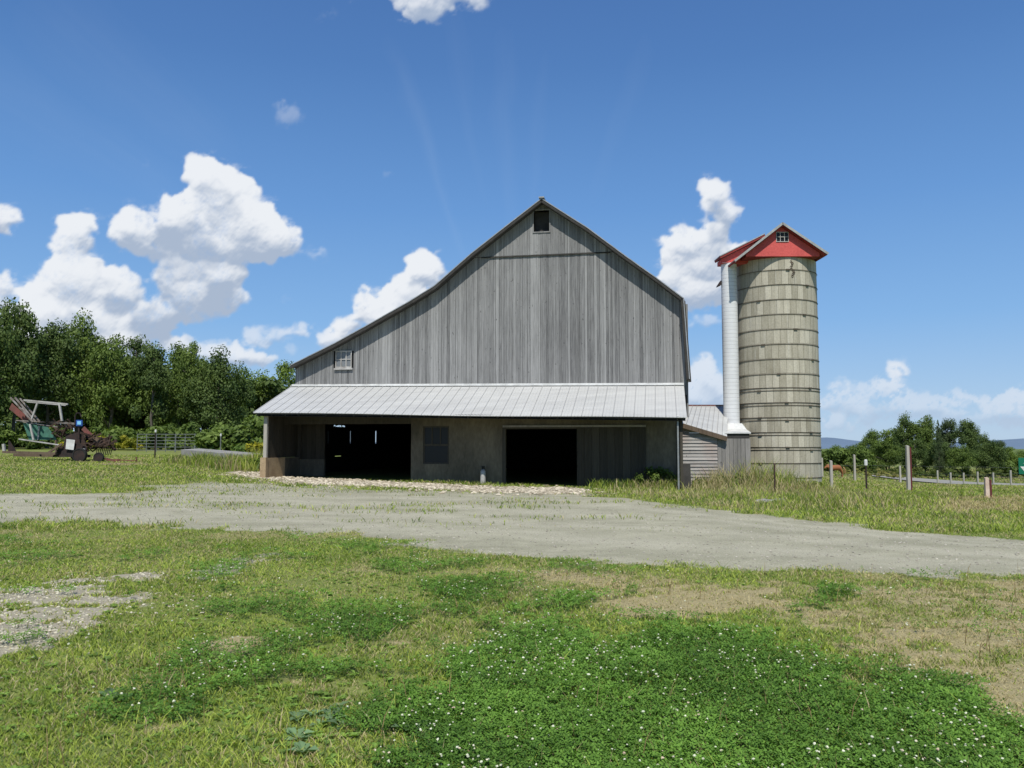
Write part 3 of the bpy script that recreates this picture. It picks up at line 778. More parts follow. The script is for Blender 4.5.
ZB = -.4
def wall_holes(mb, s0, s1, z0, zt, t, th, holes, boards=None):
    """wall rectangle in a plane of constant t with rectangular holes; zt function of s"""
    cu = sorted(set([s0, s1] + [min(max(h[i], s0), s1) for h in holes for i in (0, 2)]))
    if boards:
        nb = int((s1 - s0) / boards); cu = sorted(set(cu + [s0 + (s1 - s0) * i / nb for i in range(nb)]))
    for a, b in zip(cu[:-1], cu[1:]):
        if b - a < 1e-4: continue
        mid = (a + b) / 2; iv = sorted([(h[1], h[3]) for h in holes if h[0] < mid < h[2]]); z = z0; c = random.random()
        tt = t + (random.uniform(-.006, .006) if boards else 0)
        for (h0, h1) in iv:
            if h0 > z: mb.b(a, tt - th, z, b, tt, h0, c)
            z = max(z, h1)
        za, zb_ = zt(a), zt(b)
        if min(za, zb_) > z: mb.hexa([W(a, tt, z), W(b, tt, z), W(b, tt - th, z), W(a, tt - th, z), W(a, tt, za), W(b, tt, zb_), W(b, tt - th, zb_), W(a, tt - th, za)], c)
def roofline(t):
    v = (t - .03) / (TE - .03)
    return lambda s: (tL[1] + (tR[1] - tL[1]) * (s - tL[0]) / (tR[0] - tL[0])) * (1 - v) + (eL[1] + (eR[1] - eL[1]) * (s - eL[0]) / (eR[0] - eL[0])) * v - .2

# front wall (plane TW) from px 411 to 676
sA = bp(411, 450, TW)[0]; sB = bp(676, 450, TW)[0]
d2 = (bp(505.5, 470, TW)[0], ZB, bp(577, 470, TW)[0], bp(540, 428, TW)[1])
wd = (bp(423, 445, TW)[0], bp(436, 464, TW)[1], bp(449, 445, TW)[0], bp(436, 426, TW)[1])
fw = BM(); wall_holes(fw, sA, sB, ZB, roofline(TW), TW, .16, [d2, wd]); fw.build('lower_wall', M['shade_concrete'], barn)
# header over the left bay, and the recessed back wall
hd = BM(); s_post = bp(266, 440, TP)[0]
zh = bp(370, 424, TW)[1]
s_in = s_post
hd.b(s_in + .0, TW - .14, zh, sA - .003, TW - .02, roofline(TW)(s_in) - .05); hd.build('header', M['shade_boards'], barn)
bkw = BM(); s298 = bp(298, 450, 0)[0]; s324 = bp(324.5, 450, 0)[0]
zc = bp(300, 459, 0)[1]
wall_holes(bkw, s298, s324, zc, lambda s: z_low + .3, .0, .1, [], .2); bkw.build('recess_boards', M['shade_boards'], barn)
bc = BM(); bc.b(s298, -.12, ZB, s324, .05, zc - .004); bc.build('recess_base', M['shade_concrete'], barn)
# side wall of the left bay, running back from the post
sd = BM(); zsb = bp(266, 458, TP)[1]
nb = 14
for i in range(nb):
    t0 = .0 + (TP - .1) * i / nb; t1 = t0 + (TP - .1) / nb - .006
    sd.b(s_post - .03 + random.uniform(-.004, .004), t0, zsb + .0, s_post + .02, t1, roofline(t0)(s_post) - .02, random.random())
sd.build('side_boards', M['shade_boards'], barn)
sb = BM(); sb.b(s_post - .09, TP - 1.55, ZB, s_post + .09, TP + .02, zsb - .004); sb.build('side_footing', M['tan_concrete'], barn)
sb = BM(); sb.b(s_post - .09, 0, ZB, s_post + .088, TP - 1.553, zsb - .006); sb.build('side_footing', M['shade_concrete'], barn)  # rest of the same footing, darker: porch roof shade put into the colour
pr = BM(); pr.b(s_post - .13, TP + .024, ZB, s_post + .11, TP + .20, zsb + .02); pr.build('pier', M['tan_concrete'], barn)
po = BM(); po.b(s_post - .08, TP - .06, zsb + .022, s_post + .06, TP + .06, roofline(TP + .1)(s_post) + .02, .9); po.build('post', M['post_wood'], barn)
p298 = BM(); p298.b(s298 + .04, .055, zc, s298 + .18, .17, roofline(.1)(s298), .8); p298.build('post', M['shade_boards'], barn)
s_pr = bp(681.5, 450, TP)[0]
p3 = BM(); p3.b(s_pr - .05, TP - .1, ZB, s_pr + .05, TP, roofline(TP)(s_pr) + .05, .6); p3.build('post', M['shade_boards'], barn)
dp = BM(); dp.tube([W(s_pr - .12, TP + .12, -.1), W(s_pr - .12, TP + .12, roofline(TP)(s_pr)), W(s_pr - .12, TP + .3, roofline(TP)(s_pr) + .12)], .035, 8); dp.build('downspout', M['galv'], barn)
# inner return on the right: dark corner
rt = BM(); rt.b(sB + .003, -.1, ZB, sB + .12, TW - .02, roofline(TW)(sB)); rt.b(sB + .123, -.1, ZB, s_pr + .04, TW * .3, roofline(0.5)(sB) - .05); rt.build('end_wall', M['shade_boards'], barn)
# big rear/side/inner walls that keep the inside dark
hs = []
TBK = -DEPTH + .2
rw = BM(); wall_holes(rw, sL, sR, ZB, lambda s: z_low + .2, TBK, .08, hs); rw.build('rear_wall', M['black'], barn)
ub = BM()
for a, b in zip(xs[:-1], xs[1:]):
    ub.hexa([W(a, -DEPTH, 2.5), W(b, -DEPTH, 2.5), W(b, -DEPTH - .08, 2.5), W(a, -DEPTH - .08, 2.5), W(a, -DEPTH, roof_z(a) - TH - .01), W(b, -DEPTH, roof_z(b) - TH - .01), W(b, -DEPTH - .08, roof_z(b) - TH - .01), W(a, -DEPTH - .08, roof_z(a) - TH - .01)])
ub.build('rear_gable', M['shade_boards'], barn)
def side_hit(px, py):
    a, b = ray(px, py); d = np.array((a, 1.0)); Y = (sL + O @ U) / (d @ U); return float((Y * d - O) @ Nn), float(EYE + Y * b)
hs = []
for (x0, y0, x1, y1) in ((327.6, 431, 328.9, 443.5), (350.2, 431, 351.6, 443.5), (334, 425.6, 346, 426.5), (335, 455.6, 342, 456.6), (375.4, 431, 377.2, 443.5)):
    p = side_hit(x0, y1); q_ = side_hit(x1, y0); hs.append((min(p[0], q_[0]), p[1], max(p[0], q_[0]), q_[1]))
sw_ = BM(); cu = sorted(set([-DEPTH, -.065] + [h_[i] for h_ in hs for i in (0, 2)])); ztop_ = float(roof_z(sL) - TH - .05)
for a, b in zip(cu[:-1], cu[1:]):
    mid = (a + b) / 2; z = ZB
    for (z0_, z1_) in sorted([(h_[1], h_[3]) for h_ in hs if h_[0] < mid < h_[2]]):
        sw_.b(sL - .06, a, z, sL - .002, b, z0_); z = z1_
    sw_.b(sL - .06, a, z, sL - .002, b, ztop_)
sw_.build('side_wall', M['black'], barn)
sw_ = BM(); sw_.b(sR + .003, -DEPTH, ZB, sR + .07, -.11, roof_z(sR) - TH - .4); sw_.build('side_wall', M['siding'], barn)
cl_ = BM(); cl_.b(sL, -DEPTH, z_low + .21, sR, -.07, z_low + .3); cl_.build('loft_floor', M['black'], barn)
# closure between porch ceiling and recess
# doors / track / sash details
tk = BM(); z_t = bp(540, 426, TW)[1]; t1_ = bp(646, 427, TW)[0]
tk.b(d2[0] - .1, TW + .003, z_t - .05, t1_, TW + .07, z_t + .03, 1.); tk.build('door_track', M['shed_boards'], barn)
sdoor = BM(); a = d2[2] + .002; b = bp(646, 450, TW)[0]; z0 = bp(600, 485.5, TW)[1]; nb = 9
for i in range(nb):
    a_ = a + (b - a) * i / nb; b_ = a + (b - a) * (i + 1) / nb - .008
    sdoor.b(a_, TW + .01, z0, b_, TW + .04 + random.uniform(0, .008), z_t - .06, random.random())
sdo = sdoor.build('sliding_door', M['shade_boards'], barn)



jm = BM(); jm.b(d2[0] - .12, TW + .002, ZB, d2[0] + .01, TW + .05, z_t - .055, .9); jm.b(d2[0] + .012, TW + .002, z_t - .12, d2[2], TW + .03, z_t - .055, .8); jm.build('door_frame', M['shade_boards'], barn)
ws = BM(); ww = .06
for (a, b, c, d) in ((wd[0], wd[1], wd[2], wd[1] + ww), (wd[0], wd[3] - ww, wd[2], wd[3]), (wd[0], wd[1] + ww, wd[0] + ww, wd[3] - ww), (wd[2] - ww, wd[1] + ww, wd[2], wd[3] - ww), (wd[0] + ww, (wd[1] + wd[3]) / 2 - .04, wd[2] - ww, (wd[1] + wd[3]) / 2 + .04)):
    ws.b(a, TW - .08, b, c, TW - .03, d, .7)
for f in (.34, .66): ws.b(wd[0] + f * (wd[2] - wd[0]) - .02, TW - .075, (wd[1] + wd[3]) / 2 + .042, wd[0] + f * (wd[2] - wd[0]) + .02, TW - .035, wd[3] - ww - .002, .7)
wlo = ws.build('window', M['shade_boards'], barn); wlo['label'] = 'dark shaded sash window under the lean-to'
g2 = BM(); g2.b(wd[0] + .02, TW - .07, wd[1] + .02, wd[2] - .02, TW - .06, wd[3] - .02); g2.build('pane', M['glass'], wlo)

# gas bottle at the wall, leaning crate and burdock bush
gx = Wp(483, 481, TW + .25); gz = float(terrain(gx[0], gx[1]))
gas = empty('gas_cylinder', 'white gas bottle standing against the shaded lower barn wall', 'gas cylinder', (gx[0], gx[1], gz - .01))
c = MB(); c.lathe([(.08, 0), (.105, .01), (.108, .03), (.108, .45), (.10, .53), (.06, .59), (.035, .61)], n=20); c.build('body', M['offwhite'], gas, True)
c = MB(); c.lathe([(.03, .60), (.03, .66), (.045, .665), (.045, .69), (.02, .70)], n=12); c.tube([(.06 * math.cos(t), .06 * math.sin(t), .72) for t in np.linspace(0, 2 * PI, 13)[:-1]], .012, 6, closed=True)
for t in (0, 2.1, 4.2): c.bar((.06 * math.cos(t), .06 * math.sin(t), .57), (.06 * math.cos(t), .06 * math.sin(t), .72), .02)
c.build('valve', M['black'], gas)
lx = Wp(687, 487, TW + 1.2); lz = float(terrain(lx[0], lx[1]))
tr_ = empty('feed_trough', 'dark upright plank trough leaning at the barn corner', 'trough', (lx[0], lx[1], lz - .03), -.1)
c = MB(); c.hexa([(-.14, -.15, 0), (.14, -.15, 0), (.14, .15, 0), (-.14, .15, 0), (-.17, -.02, .98), (.13, -.02, .98), (.13, .28, .98), (-.17, .28, .98)]); c.build('box', M['roof_dark'], tr_)
c = MB(); c.bar((-.19, -.2, 0), (-.21, -.04, .95), .05, c=.9); c.build('stake', M['post_wood'], tr_)

# ------------------------------------------------------------------ leaf clumps
def leaves(cent, rad_, n_per, size, cols, squash=.8, seed=0, flat=.0):
    """cent (m,3) clump centres, rad_ (m,), returns V,F,C of many leaf-sized quads"""
    r = np.random.default_rng(seed); V = []; C = []
    m = len(cent); N = m * n_per
    d = r.normal(0, 1, (N, 3)); d /= np.linalg.norm(d, axis=1)[:, None]
    rr = r.random(N) ** .45
    ci = np.repeat(np.arange(m), n_per)
    P = cent[ci] + d * (rad_[ci] * rr)[:, None] * np.array([1, 1, squash])
    nrm = d * .8 + r.normal(0, .55, (N, 3)) + np.array([0, 0, .45]); nrm /= np.linalg.norm(nrm, axis=1)[:, None]
    t = np.cross(nrm, r.normal(0, 1, (N, 3))); t /= np.linalg.norm(t, axis=1)[:, None]; b = np.cross(nrm, t)
    s = (size * (.5 + .9 * r.random(N)))[:, None]
    V = np.stack([P - t * s, P - b * s * .55, P + t * s, P + b * s * .55], 1).reshape(-1, 3)
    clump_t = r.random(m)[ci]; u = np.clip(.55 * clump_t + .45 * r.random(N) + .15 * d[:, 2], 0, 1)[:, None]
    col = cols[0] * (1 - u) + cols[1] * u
    return V, np.arange(N * 4).reshape(-1, 4), np.repeat(col, 4, 0)

def trunk_mesh(name, H, r0, cents, seed, parent):
    r = random.Random(seed); mb = MB()
    pts = [(0, 0, -.3)]; x = y = 0
    for i in range(1, 7):
        x += r.uniform(-.02, .02) * H; y += r.uniform(-.02, .02) * H; pts.append((x, y, H * .88 * i / 6))
    mb.tube(pts, [r0 * (1 - .13 * i) for i in range(7)], 8)
    pick = r.sample(range(len(cents)), min(14, len(cents)))
    for j in pick:
        c_ = cents[j]; z0 = max(H * .15, min(c_[2] - H * .12, H * .75)); k = z0 / (H * .88) * 6; i0 = min(int(k), 5)
        b = np.array(pts[i0]) * (1 - (k - i0)) + np.array(pts[i0 + 1]) * (k - i0)
        mid = (b + c_) / 2 + np.array((0, 0, H * .03))
        mb.tube([b, mid, c_], [r0 * .4, r0 * .25, r0 * .08], 6)
    return mb.build(name, M['bark'], parent)

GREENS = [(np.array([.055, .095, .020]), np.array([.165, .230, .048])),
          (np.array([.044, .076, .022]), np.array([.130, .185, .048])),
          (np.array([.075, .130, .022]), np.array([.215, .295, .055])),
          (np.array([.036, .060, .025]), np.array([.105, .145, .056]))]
tree_cache = {}
def tree(kind, var, H, Wd, loc, label, name='broadleaf_tree', cat='tree', group=None, green=0):
    key = (kind, var, green)
    root = empty(name, label, cat, loc, random.uniform(0, 6.28), group)
    if key in tree_cache:
        cr, tk_ = tree_cache[key]
        c1 = cr.copy(); COL.objects.link(c1); c1.parent = root; c2 = tk_.copy(); COL.objects.link(c2); c2.parent = root
    else:
        r = np.random.default_rng(100 + var * 7 + (0 if kind == 'round' else 50 if kind == 'loose' else 90))
        if kind == 'conifer':
            c = []; rd = []
            for i in range(26):
                z = .12 + .86 * i / 25; w = .5 * (1 - z) ** .9 + .02
                for k in range(5 if z < .8 else 2):
                    a = r.random() * 6.28; c.append((w * .55 * math.cos(a), w * .55 * math.sin(a), z - .02 * r.random())); rd.append(w * .5 + .015)
            c = np.array(c); rd = np.array(rd); Vv, Ff, Cc = leaves(c, rd, 80, .016, GREENS[green], .28, var)
        else:
            nC = 52 if kind == 'round' else 46
            d = r.normal(0, 1, (nC, 3)); d /= np.linalg.norm(d, axis=1)[:, None]; q_ = r.random(nC) ** .4
            zc0, hz, hw = (.56, .40, .40) if kind == 'round' else (.60, .37, .30)
            c = d * q_[:, None] * np.array([hw, hw, hz]) + np.array([0, 0, zc0])
            c[:, 2] = np.where(c[:, 2] < .16, .16 + .2 * r.random(nC), c[:, 2])
            rd = r.uniform(.09, .17, nC) * (1 if kind == 'round' else .78)
            tp = 1 - .35 * np.clip((c[:, 2] - .5) / .5, 0, 1); c[:, :2] *= tp[:, None]
            n_per = 290 if kind == 'round' else 220
            Vv, Ff, Cc = leaves(c, rd, n_per, .0145, GREENS[green], .8, var)
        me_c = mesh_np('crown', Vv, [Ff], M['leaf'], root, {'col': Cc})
        cr = me_c; tk_ = trunk_mesh('trunk', 1.0, .022, c, var, root)
        tree_cache[key] = (cr, tk_)
    root.scale = (Wd * 1.25, Wd * 1.25, H * (1.07 if loc[0] > 0 else 1.02))
    return root

def tree_px(kind, var, px, top, Y, wpx, label, green=0, group=None, name='broadleaf_tree', rise=0.):
    a, _ = ray(px, 440); x = a * Y; zb_ = float(terrain(x, Y)) - .2
    zt = EYE + ray(px, top)[1] * Y; H = (zt - zb_)
    Wd = wpx * Y / F / .95
    return tree(kind, var, H, Wd, (x, Y, zb_), label, name, 'tree', group, green)

gw = 'trees along the edge of the left wood'
L = [
 ('loose', 1, 14, 292, 88, 62, 'tall loose crowned tree at the far left end of the wood', 1),
 ('round', 2, -22, 300, 84, 80, 'broad tree cut by the left edge of the picture', 1),
 ('round', 3, 48, 322, 92, 66, 'dark rounded tree behind the machine\'s white top rail', 1),
 ('loose', 4, 76, 308, 96, 70, 'tallest narrow tree rising above the blue marker on the machine', 0),
 ('round', 5, 108, 330, 93, 64, 'full green tree just right of the machine', 0),
 ('round', 1, 134, 340, 100, 50, 'lower rounded tree left of the pipe fence', 1),
 ('loose', 2, 150, 341, 90, 52, 'tree with bare lower limbs standing behind the pipe fence', 1),
 ('round', 3, 178, 344, 98, 58, 'dark tree above the middle of the pipe fence', 0),
 ('loose', 5, 192, 346, 92, 44, 'slender tree above the right end of the pipe fence', 0),
 ('round', 2, 216, 348, 90, 60, 'large dark tree left of the lean-to roof', 1),
 ('round', 5, 245, 366, 104, 56, 'lighter green tree peeking over the lean-to roof end', 2),
 ('round', 1, 278, 365, 108, 60, 'bright green tree right beside the barn\'s low eave', 2),
 ('round', 3, 312, 384, 112, 70, 'green tree mostly hidden behind the barn\'s left wall', 2),
]
for (k, v, px, top, Y, w, lab, gr) in L: tree_px(k, v, px, top, Y, w, lab, gr, gw)
# dark interior of the wood (one mass)
r = np.random.default_rng(5)
cent = []; rads = []
for i in range(520):
    px = r.uniform(-170, 320); Y = r.uniform(99, 125)
    topy = np.interp(px, [-170, 0, 30, 60, 90, 130, 200, 230, 300], [300, 312, 330, 338, 334, 346, 352, 366, 372]) + 4
    zt = EYE + ray(px, topy)[1] * Y; a, _ = ray(px, 440); rd = r.uniform(1.2, 2.4)
    z = r.uniform(1.5, max(zt - rd, 3)); cent.append((a * Y, Y, z)); rads.append(rd)
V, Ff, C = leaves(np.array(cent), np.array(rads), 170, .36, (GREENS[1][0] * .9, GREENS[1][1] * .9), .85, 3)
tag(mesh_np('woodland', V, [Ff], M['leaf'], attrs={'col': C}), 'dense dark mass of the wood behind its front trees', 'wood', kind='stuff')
# undergrowth along the wood edge
def undergrowth(name, spans, label, greens, size=.13, n_per=120, sq=.7, cat='undergrowth'):
    r = np.random.default_rng(len(name)); cent = []; rads = []
    for (pa, pb, ya, yb, Ya, Yb, n) in spans:     # px range, top y range
        for i in range(n):
            f = r.random(); px = pa + (pb - pa) * f; Y = Ya + (Yb - Ya) * r.random(); a, _ = ray(px, 440); x = a * Y
            zt = EYE + ray(px, ya + (yb - ya) * f + r.normal(0, 1.5))[1] * Y; zg = float(terrain(x, Y)); h = max(zt - zg, .3); rd = h * r.uniform(.22, .34)
            cent.append((x, Y, zg + h * r.uniform(.15, .72))); rads.append(rd)
    V, Ff, C = leaves(np.array(cent), np.array(rads), n_per, size, greens, sq, 9)
    return tag(mesh_np(name, V, [Ff], M['leaf'], attrs={'col': C}), label, cat, kind='stuff')
undergrowth('undergrowth', [(-160, 120, 418, 425, 82, 86, 90), (110, 300, 424, 418, 78, 88, 110), (200, 268, 428, 408, 55, 64, 90)], 'leafy bushes along the foot of the left wood', GREENS[0], .2, 150)
undergrowth('goldenrod', [(60, 145, 432, 436, 74, 79, 40), (250, 264, 436, 436, 46, 47, 6)], 'band of yellow green goldenrod in front of the wood', (np.array([.14, .17, .02]), np.array([.40, .36, .03])), .11, 130, .6)
undergrowth('tall_weeds', [(178, 262, 450, 444, 47, 49, 60), (246, 263, 457, 458, 37.2, 38, 16)], 'tall green weeds around the concrete strip left of the barn', (np.array([.07, .13, .02]), np.array([.16, .25, .05])), .07, 130, .8)

# bush in the shade at the lower barn wall
bx = G(655, 489)
bx = (Wp(657, 485, TW + .12)[0], Wp(657, 485, TW + .12)[1], 0)
bsh = empty('burdock_bush', 'dark leafy burdock bush against the right end of the barn wall', 'bush', (bx[0], bx[1], float(terrain(bx[0], bx[1]))))
cc = np.array([(r.normal(0, .38), r.normal(0, .15), r.uniform(.15, .72)) for _ in range(20)]); V, Ff, C = leaves(cc, np.full(20, .2), 70, .06, GREENS[0], .9, 4)
mesh_np('foliage', V, [Ff], M['leaf'], bsh, {'col': C}); c = MB()
for i in range(9): c.tube([(0, 0, 0), tuple(cc[i])], [.015, .006], 5)
c.build('stem', M['bark'], bsh)
# weeds along the lower barn wall
V = None
px_w = np.concatenate([rng.uniform(590, 690, 900), rng.uniform(411, 500, 450)]); xw = []; yw = []
for p in px_w:
    t_ = TW + abs(random.gauss(.25, .35)) + .15; q_ = W(bp(p, 485, TW)[0], t_, 0); xw.append(q_[0]); yw.append(q_[1])
xw, yw = np.array(xw), np.array(yw)
hh = rng.uniform(.08, .42, len(xw)) * np.where(px_w > 585, 1, .45)
finish_grass('wall_weeds', [blades(xw, yw, hh, rng.uniform(.02, .05, len(xw)), .5, grass_cols(len(xw), np.zeros(len(xw)), xw, yw) * .8)], 'ragged weeds growing along the foot of the barn wall')

f_ = rng.random(9000); ca, cb_ = np.array(at(178, 455, 45.2)[:2]), np.array(at(264, 462, 37.8)[:2])
xw = ca[0] + (cb_[0] - ca[0]) * f_ + rng.normal(0, .15, 9000); yw = ca[1] + (cb_[1] - ca[1]) * f_ - np.abs(rng.normal(0, .9, 9000)) + .3
hh = (.2 + .75 * rng.random(9000)) * (.35 + 1.1 * fbm(xw * .9, yw * .9, 88, 3)) * (.5 + .7 * f_)
finish_grass('strip_weeds', [blades(xw, yw, hh, rng.uniform(.02, .045, 9000), .4, grass_cols(9000, np.full(9000, .1), xw, yw) * .9)], 'tall green weeds growing against the concrete strip')

# ------------------------------------------------------------------ shed between barn and silo
shed = empty('shed', 'low clapboard shed with pale metal roof joining barn and silo', 'shed')
def Q(px, py, Y): return np.array(at(px, py, Y))
YW = 31.88
def wall_q(x0, x1, ytop, Y, z0=-.3): return Q(x0, ytop, Y), Q(x1, ytop, Y)
c = MB()                       # clapboards
zA = Q(690, 427, YW)[2]
x0, x1 = Q(681, 440, YW)[0], Q(717, 440, YW)[0]; z = -.25; i = 0
while z < zA + .1:
    h = .13
    zr = lambda x: Q(681, 423, YW)[2] + (x - x0) / (x1 - x0) * (Q(717, 434, YW)[2] - Q(681, 423, YW)[2])
    xe = x1
    if z + h > zr(x1): xe = x0 + (x1 - x0) * max(.05, (zr(x0) - z - h) / (zr(x0) - zr(x1)))
    if z + h > zr(x0): break
    tt = random.uniform(0, .02)
    c.hexa([(x0, YW - .035 - tt, z), (xe, YW - .035 - tt * .5, z), (xe, YW + .03, z), (x0, YW + .03, z), (x0, YW - .008, z + h - .006), (xe, YW - .008, z + h - .006), (xe, YW + .03, z + h - .006), (x0, YW + .03, z + h - .006)], .1 if (z > zr(x0) - .55) else random.uniform(.35, 1))
    z += h; i += 1
c.build('clapboard_wall', M['clapboard'], shed)
c = MB(); c.box(x0, YW + .035, -.25, x1, YW + .06, 2.0, .1); c.build('wall_backing', M['black'], shed)
c = MB(); xa, xb = Q(717.3, 440, 31.9)[0], Q(745, 440, 31.9)[0]; nb = 7; zt_ = Q(730, 438.5, 31.9)[2]
for i in range(nb):
    a = xa + (xb - xa) * i / nb; c.box(a, 31.9 + random.uniform(-.01, .005), -.3, a + (xb - xa) / nb - .008, 31.94, zt_, random.random())
c.box(xb + .002, 31.88, -.3, xb + .2, 31.95, zt_, .9)
xb2 = xb + .2; c.box(xb2 - .04, 31.96, -.3, xb2, 33.4, zt_, .4)
c.build('plank_wall', M['shed_boards'], shed)
c = MB(); c.box(xa + .002, 31.952, -.3, xb2 - .06, 31.97, zt_ + .02); c.build('wall_backing', M['black'], shed)
# roof
A = Q(688, 406, 36.); B = Q(728, 406, 36.); Cc_ = Q(727, 436.5, 31.7); D = Q(681, 422.5, 31.7)
def rq(u, v, dz=0): return (D * (1 - u) + Cc_ * u) * (1 - v) + (A * (1 - u) + B * u) * v + np.array((0, 0, dz))
c = MB(); n = 9
for i in range(n):
    u0, u1 = i / n, (i + 1) / n
    c.hexa([rq(u0, 0, -.02), rq(u1, 0, -.02), rq(u1, 1, -.02), rq(u0, 1, -.02), rq(u0, 0), rq(u1, 0), rq(u1, 1), rq(u0, 1)], .4)
    c.hexa([rq(u0, 0, .001), rq(u0 + .014, 0, .001), rq(u0 + .014, 1, .001), rq(u0, 1, .001), rq(u0 + .002, 0, .03), rq(u0 + .012, 0, .03), rq(u0 + .012, 1, .03), rq(u0 + .002, 1, .03)], .8)
c.build('roof', M['metal_roof'], shed)
c = MB(); c.bar(rq(-.01, .0, -.10), rq(1.0, 0., -.09), .05, .17, c=.3); [c.hexa([rq(i / n, .02, -.10), rq((i + 1) / n, .02, -.10), rq((i + 1) / n, .98, -.10), rq(i / n, .98, -.10), rq(i / n, .02, -.04), rq((i + 1) / n, .02, -.04), rq((i + 1) / n, .98, -.04), rq(i / n, .98, -.04)], .1) for i in range(n)]
c.build('fascia', M['brown_wood'], shed)
c = MB(); c.bar(rq(0, 1, .03), rq(1, 1, .03), .1, .05); c.build('ridge_trim', M['old_red'], shed)

# ------------------------------------------------------------------ silo
SX, SY, SR = at(778.3, 440, 35.0)[0], 35.0, 1.685
silo = empty('silo', 'tall concrete stave silo with steel hoops and red gabled roof', 'silo', (SX, SY, 0))
z_top = at(778, 257, SY - SR)[2]
DZ_ROW = (at(778, 269.5, SY - SR)[2] - at(778, 463.5, SY - SR)[2]) / 13
Z_ROW = at(778, 463.5, SY - SR)[2] - DZ_ROW * 3
def stave_mat():
    m = NT('concrete_staves'); c = m.new('ShaderNodeTexCoord'); s = m.new('ShaderNodeSeparateXYZ'); m.l.new(c.outputs['Object'], s.inputs[0])
    an = m.math('ARCTAN2', s.outputs[1], s.outputs[0]); N = 40
    row = m.math('DIVIDE', m.math('SUBTRACT', s.outputs[2], Z_ROW), DZ_ROW)
    rowi = m.math('FLOOR', row)
    wn0 = m.new('ShaderNodeTexWhiteNoise', noise_dimensions='1D'); m.l.new(rowi, wn0.inputs['W'])
    u = m.math('ADD', m.math('MULTIPLY', an, N / (2 * PI)), m.math('MULTIPLY', wn0.outputs[0], 1.0))
    ui = m.math('FLOOR', u); uf = m.math('SUBTRACT', u, ui); rf = m.math('SUBTRACT', row, rowi)
    cv = m.new('ShaderNodeCombineXYZ'); m.l.new(ui, cv.inputs[0]); m.l.new(rowi, cv.inputs[1])
    wn = m.new('ShaderNodeTexWhiteNoise', noise_dimensions='3D'); m.l.new(cv.outputs[0], wn.inputs['Vector'])
    v = m.coord((1, 1, 1)); st = m.noise(m.coord((2.2, 2.2, .35)), 2., 5, .65); bl = m.noise(v, .9, 4, .6); f = m.noise(v, 18, 4, .65)
    t = m.math('ADD', m.math('MULTIPLY', wn.outputs[0], .42), m.math('MULTIPLY', st, .75)); t = m.math('ADD', t, m.math('MULTIPLY', bl, .35))
    t = m.maprange(t, .42, 1.15)
    col = m.mix(t, (.29, .265, .20), (.60, .56, .455))
    # grey-white leached streaks
    col = m.mix(m.maprange(m.noise(m.coord((3, 3, .25), loc=(4, 2, 0)), 2.5, 4, .6), .57, .72, 0., .6), col, (.50, .48, .41))
    # staining below the joints, growing to the ground
    jt = m.maprange(rf, .80, 1.0, 0., .5); col = m.mix(m.math('MULTIPLY', jt, f), col, (.07, .06, .045))
    low = m.maprange(s.outputs[2], 1.1, .0, 0., .5); col = m.mix(low, col, (.36, .34, .29))
    e1 = m.math('LESS_THAN', uf, .055); e2 = m.math('LESS_THAN', rf, .022)
    e = m.math('MAXIMUM', m.math('MULTIPLY', e1, .6), m.math('MULTIPLY', e2, .7))
    col = m.mix(e, col, (.09, .078, .055))
    col = m.mix(.35, col, m.ramp(f, [(.3, (.3, .3, .3)), (.7, (.7, .7, .7))]), 'OVERLAY')
    h = m.math('ADD', m.math('MULTIPLY', m.math('SUBTRACT', 1., e), .8), m.math('MULTIPLY', f, .25))
    m.bump(h, .6, .02)
    return m.base(col, .95, 0, .1)
c = MB(); c.lathe([(SR, -.3), (SR, z_top * .25), (SR, z_top * .5), (SR, z_top * .75), (SR - .01, z_top)], n=80)
wl = c.build('stave_wall', stave_mat(), silo, True)
# hoops, positioned at the rows seen
rows = []
for k_ in range(14):
    p_ = 463.5 + (269.5 - 463.5) * k_ / 13
    rows += [p_] if k_ > 5 or k_ == 0 else [p_ - 1.3, p_ + 1.6]
rows = sorted(rows) + [478]
for i, py in enumerate(rows):
    zz = at(778, py, SY - SR)[2]
    c = MB(); pts = [((SR + .012) * math.cos(t), (SR + .012) * math.sin(t), zz) for t in np.linspace(0, 2 * PI, 65)[:-1]]
    c.tube(pts, .010 if i < 8 else .013, 6, closed=True)
    t = -PI / 2 + (-.1 + .9 * ((i * 7) % 3 - 1) * .7 if i > 7 else .7 * math.sin(i * 2.3))
    lug = np.array(((SR + .03) * math.cos(t), (SR + .03) * math.sin(t), zz)); tn = np.array((-math.sin(t), math.cos(t), 0)) * .11
    c.bar(lug - tn * .7, lug + tn * .7, .04, .045)
    c.build('hoop', M['hoop_steel'], silo)
# gabled roof: coordinates relative to silo base
def R(px, py, Y): p = at(px, py, Y); return np.array((p[0] - SX, p[1] - SY, p[2]))
YF = SY - SR - .06                    # front gable wall plane
YO = YF - .22                         # overhang
pk_ = R(782.5, 223, YO); rt_ = R(828, 253.5, YO); lf_ = R(734.5, 260.5, YO)
back = SR * 2 + .6
def slab(mb, p, q_, y0, y1, th, c=.5):
    p = np.array(p); q_ = np.array(q_); d = q_ - p; n = np.array((-d[2], 0, d[0])); n = n / np.linalg.norm(n); n = n if n[2] > 0 else -n
    def P(k, y, o): return (k[0] + n[0] * o, y, k[2] + n[2] * o)
    mb.hexa([P(p, y0, -th), P(q_, y0, -th), P(q_, y1, -th), P(p, y1, -th), P(p, y0, 0), P(q_, y0, 0), P(q_, y1, 0), P(p, y1, 0)], c)
yo = YO - SY
def off(p, o):                        # outer sheet shifted
    return p + np.array((0, 0, o))
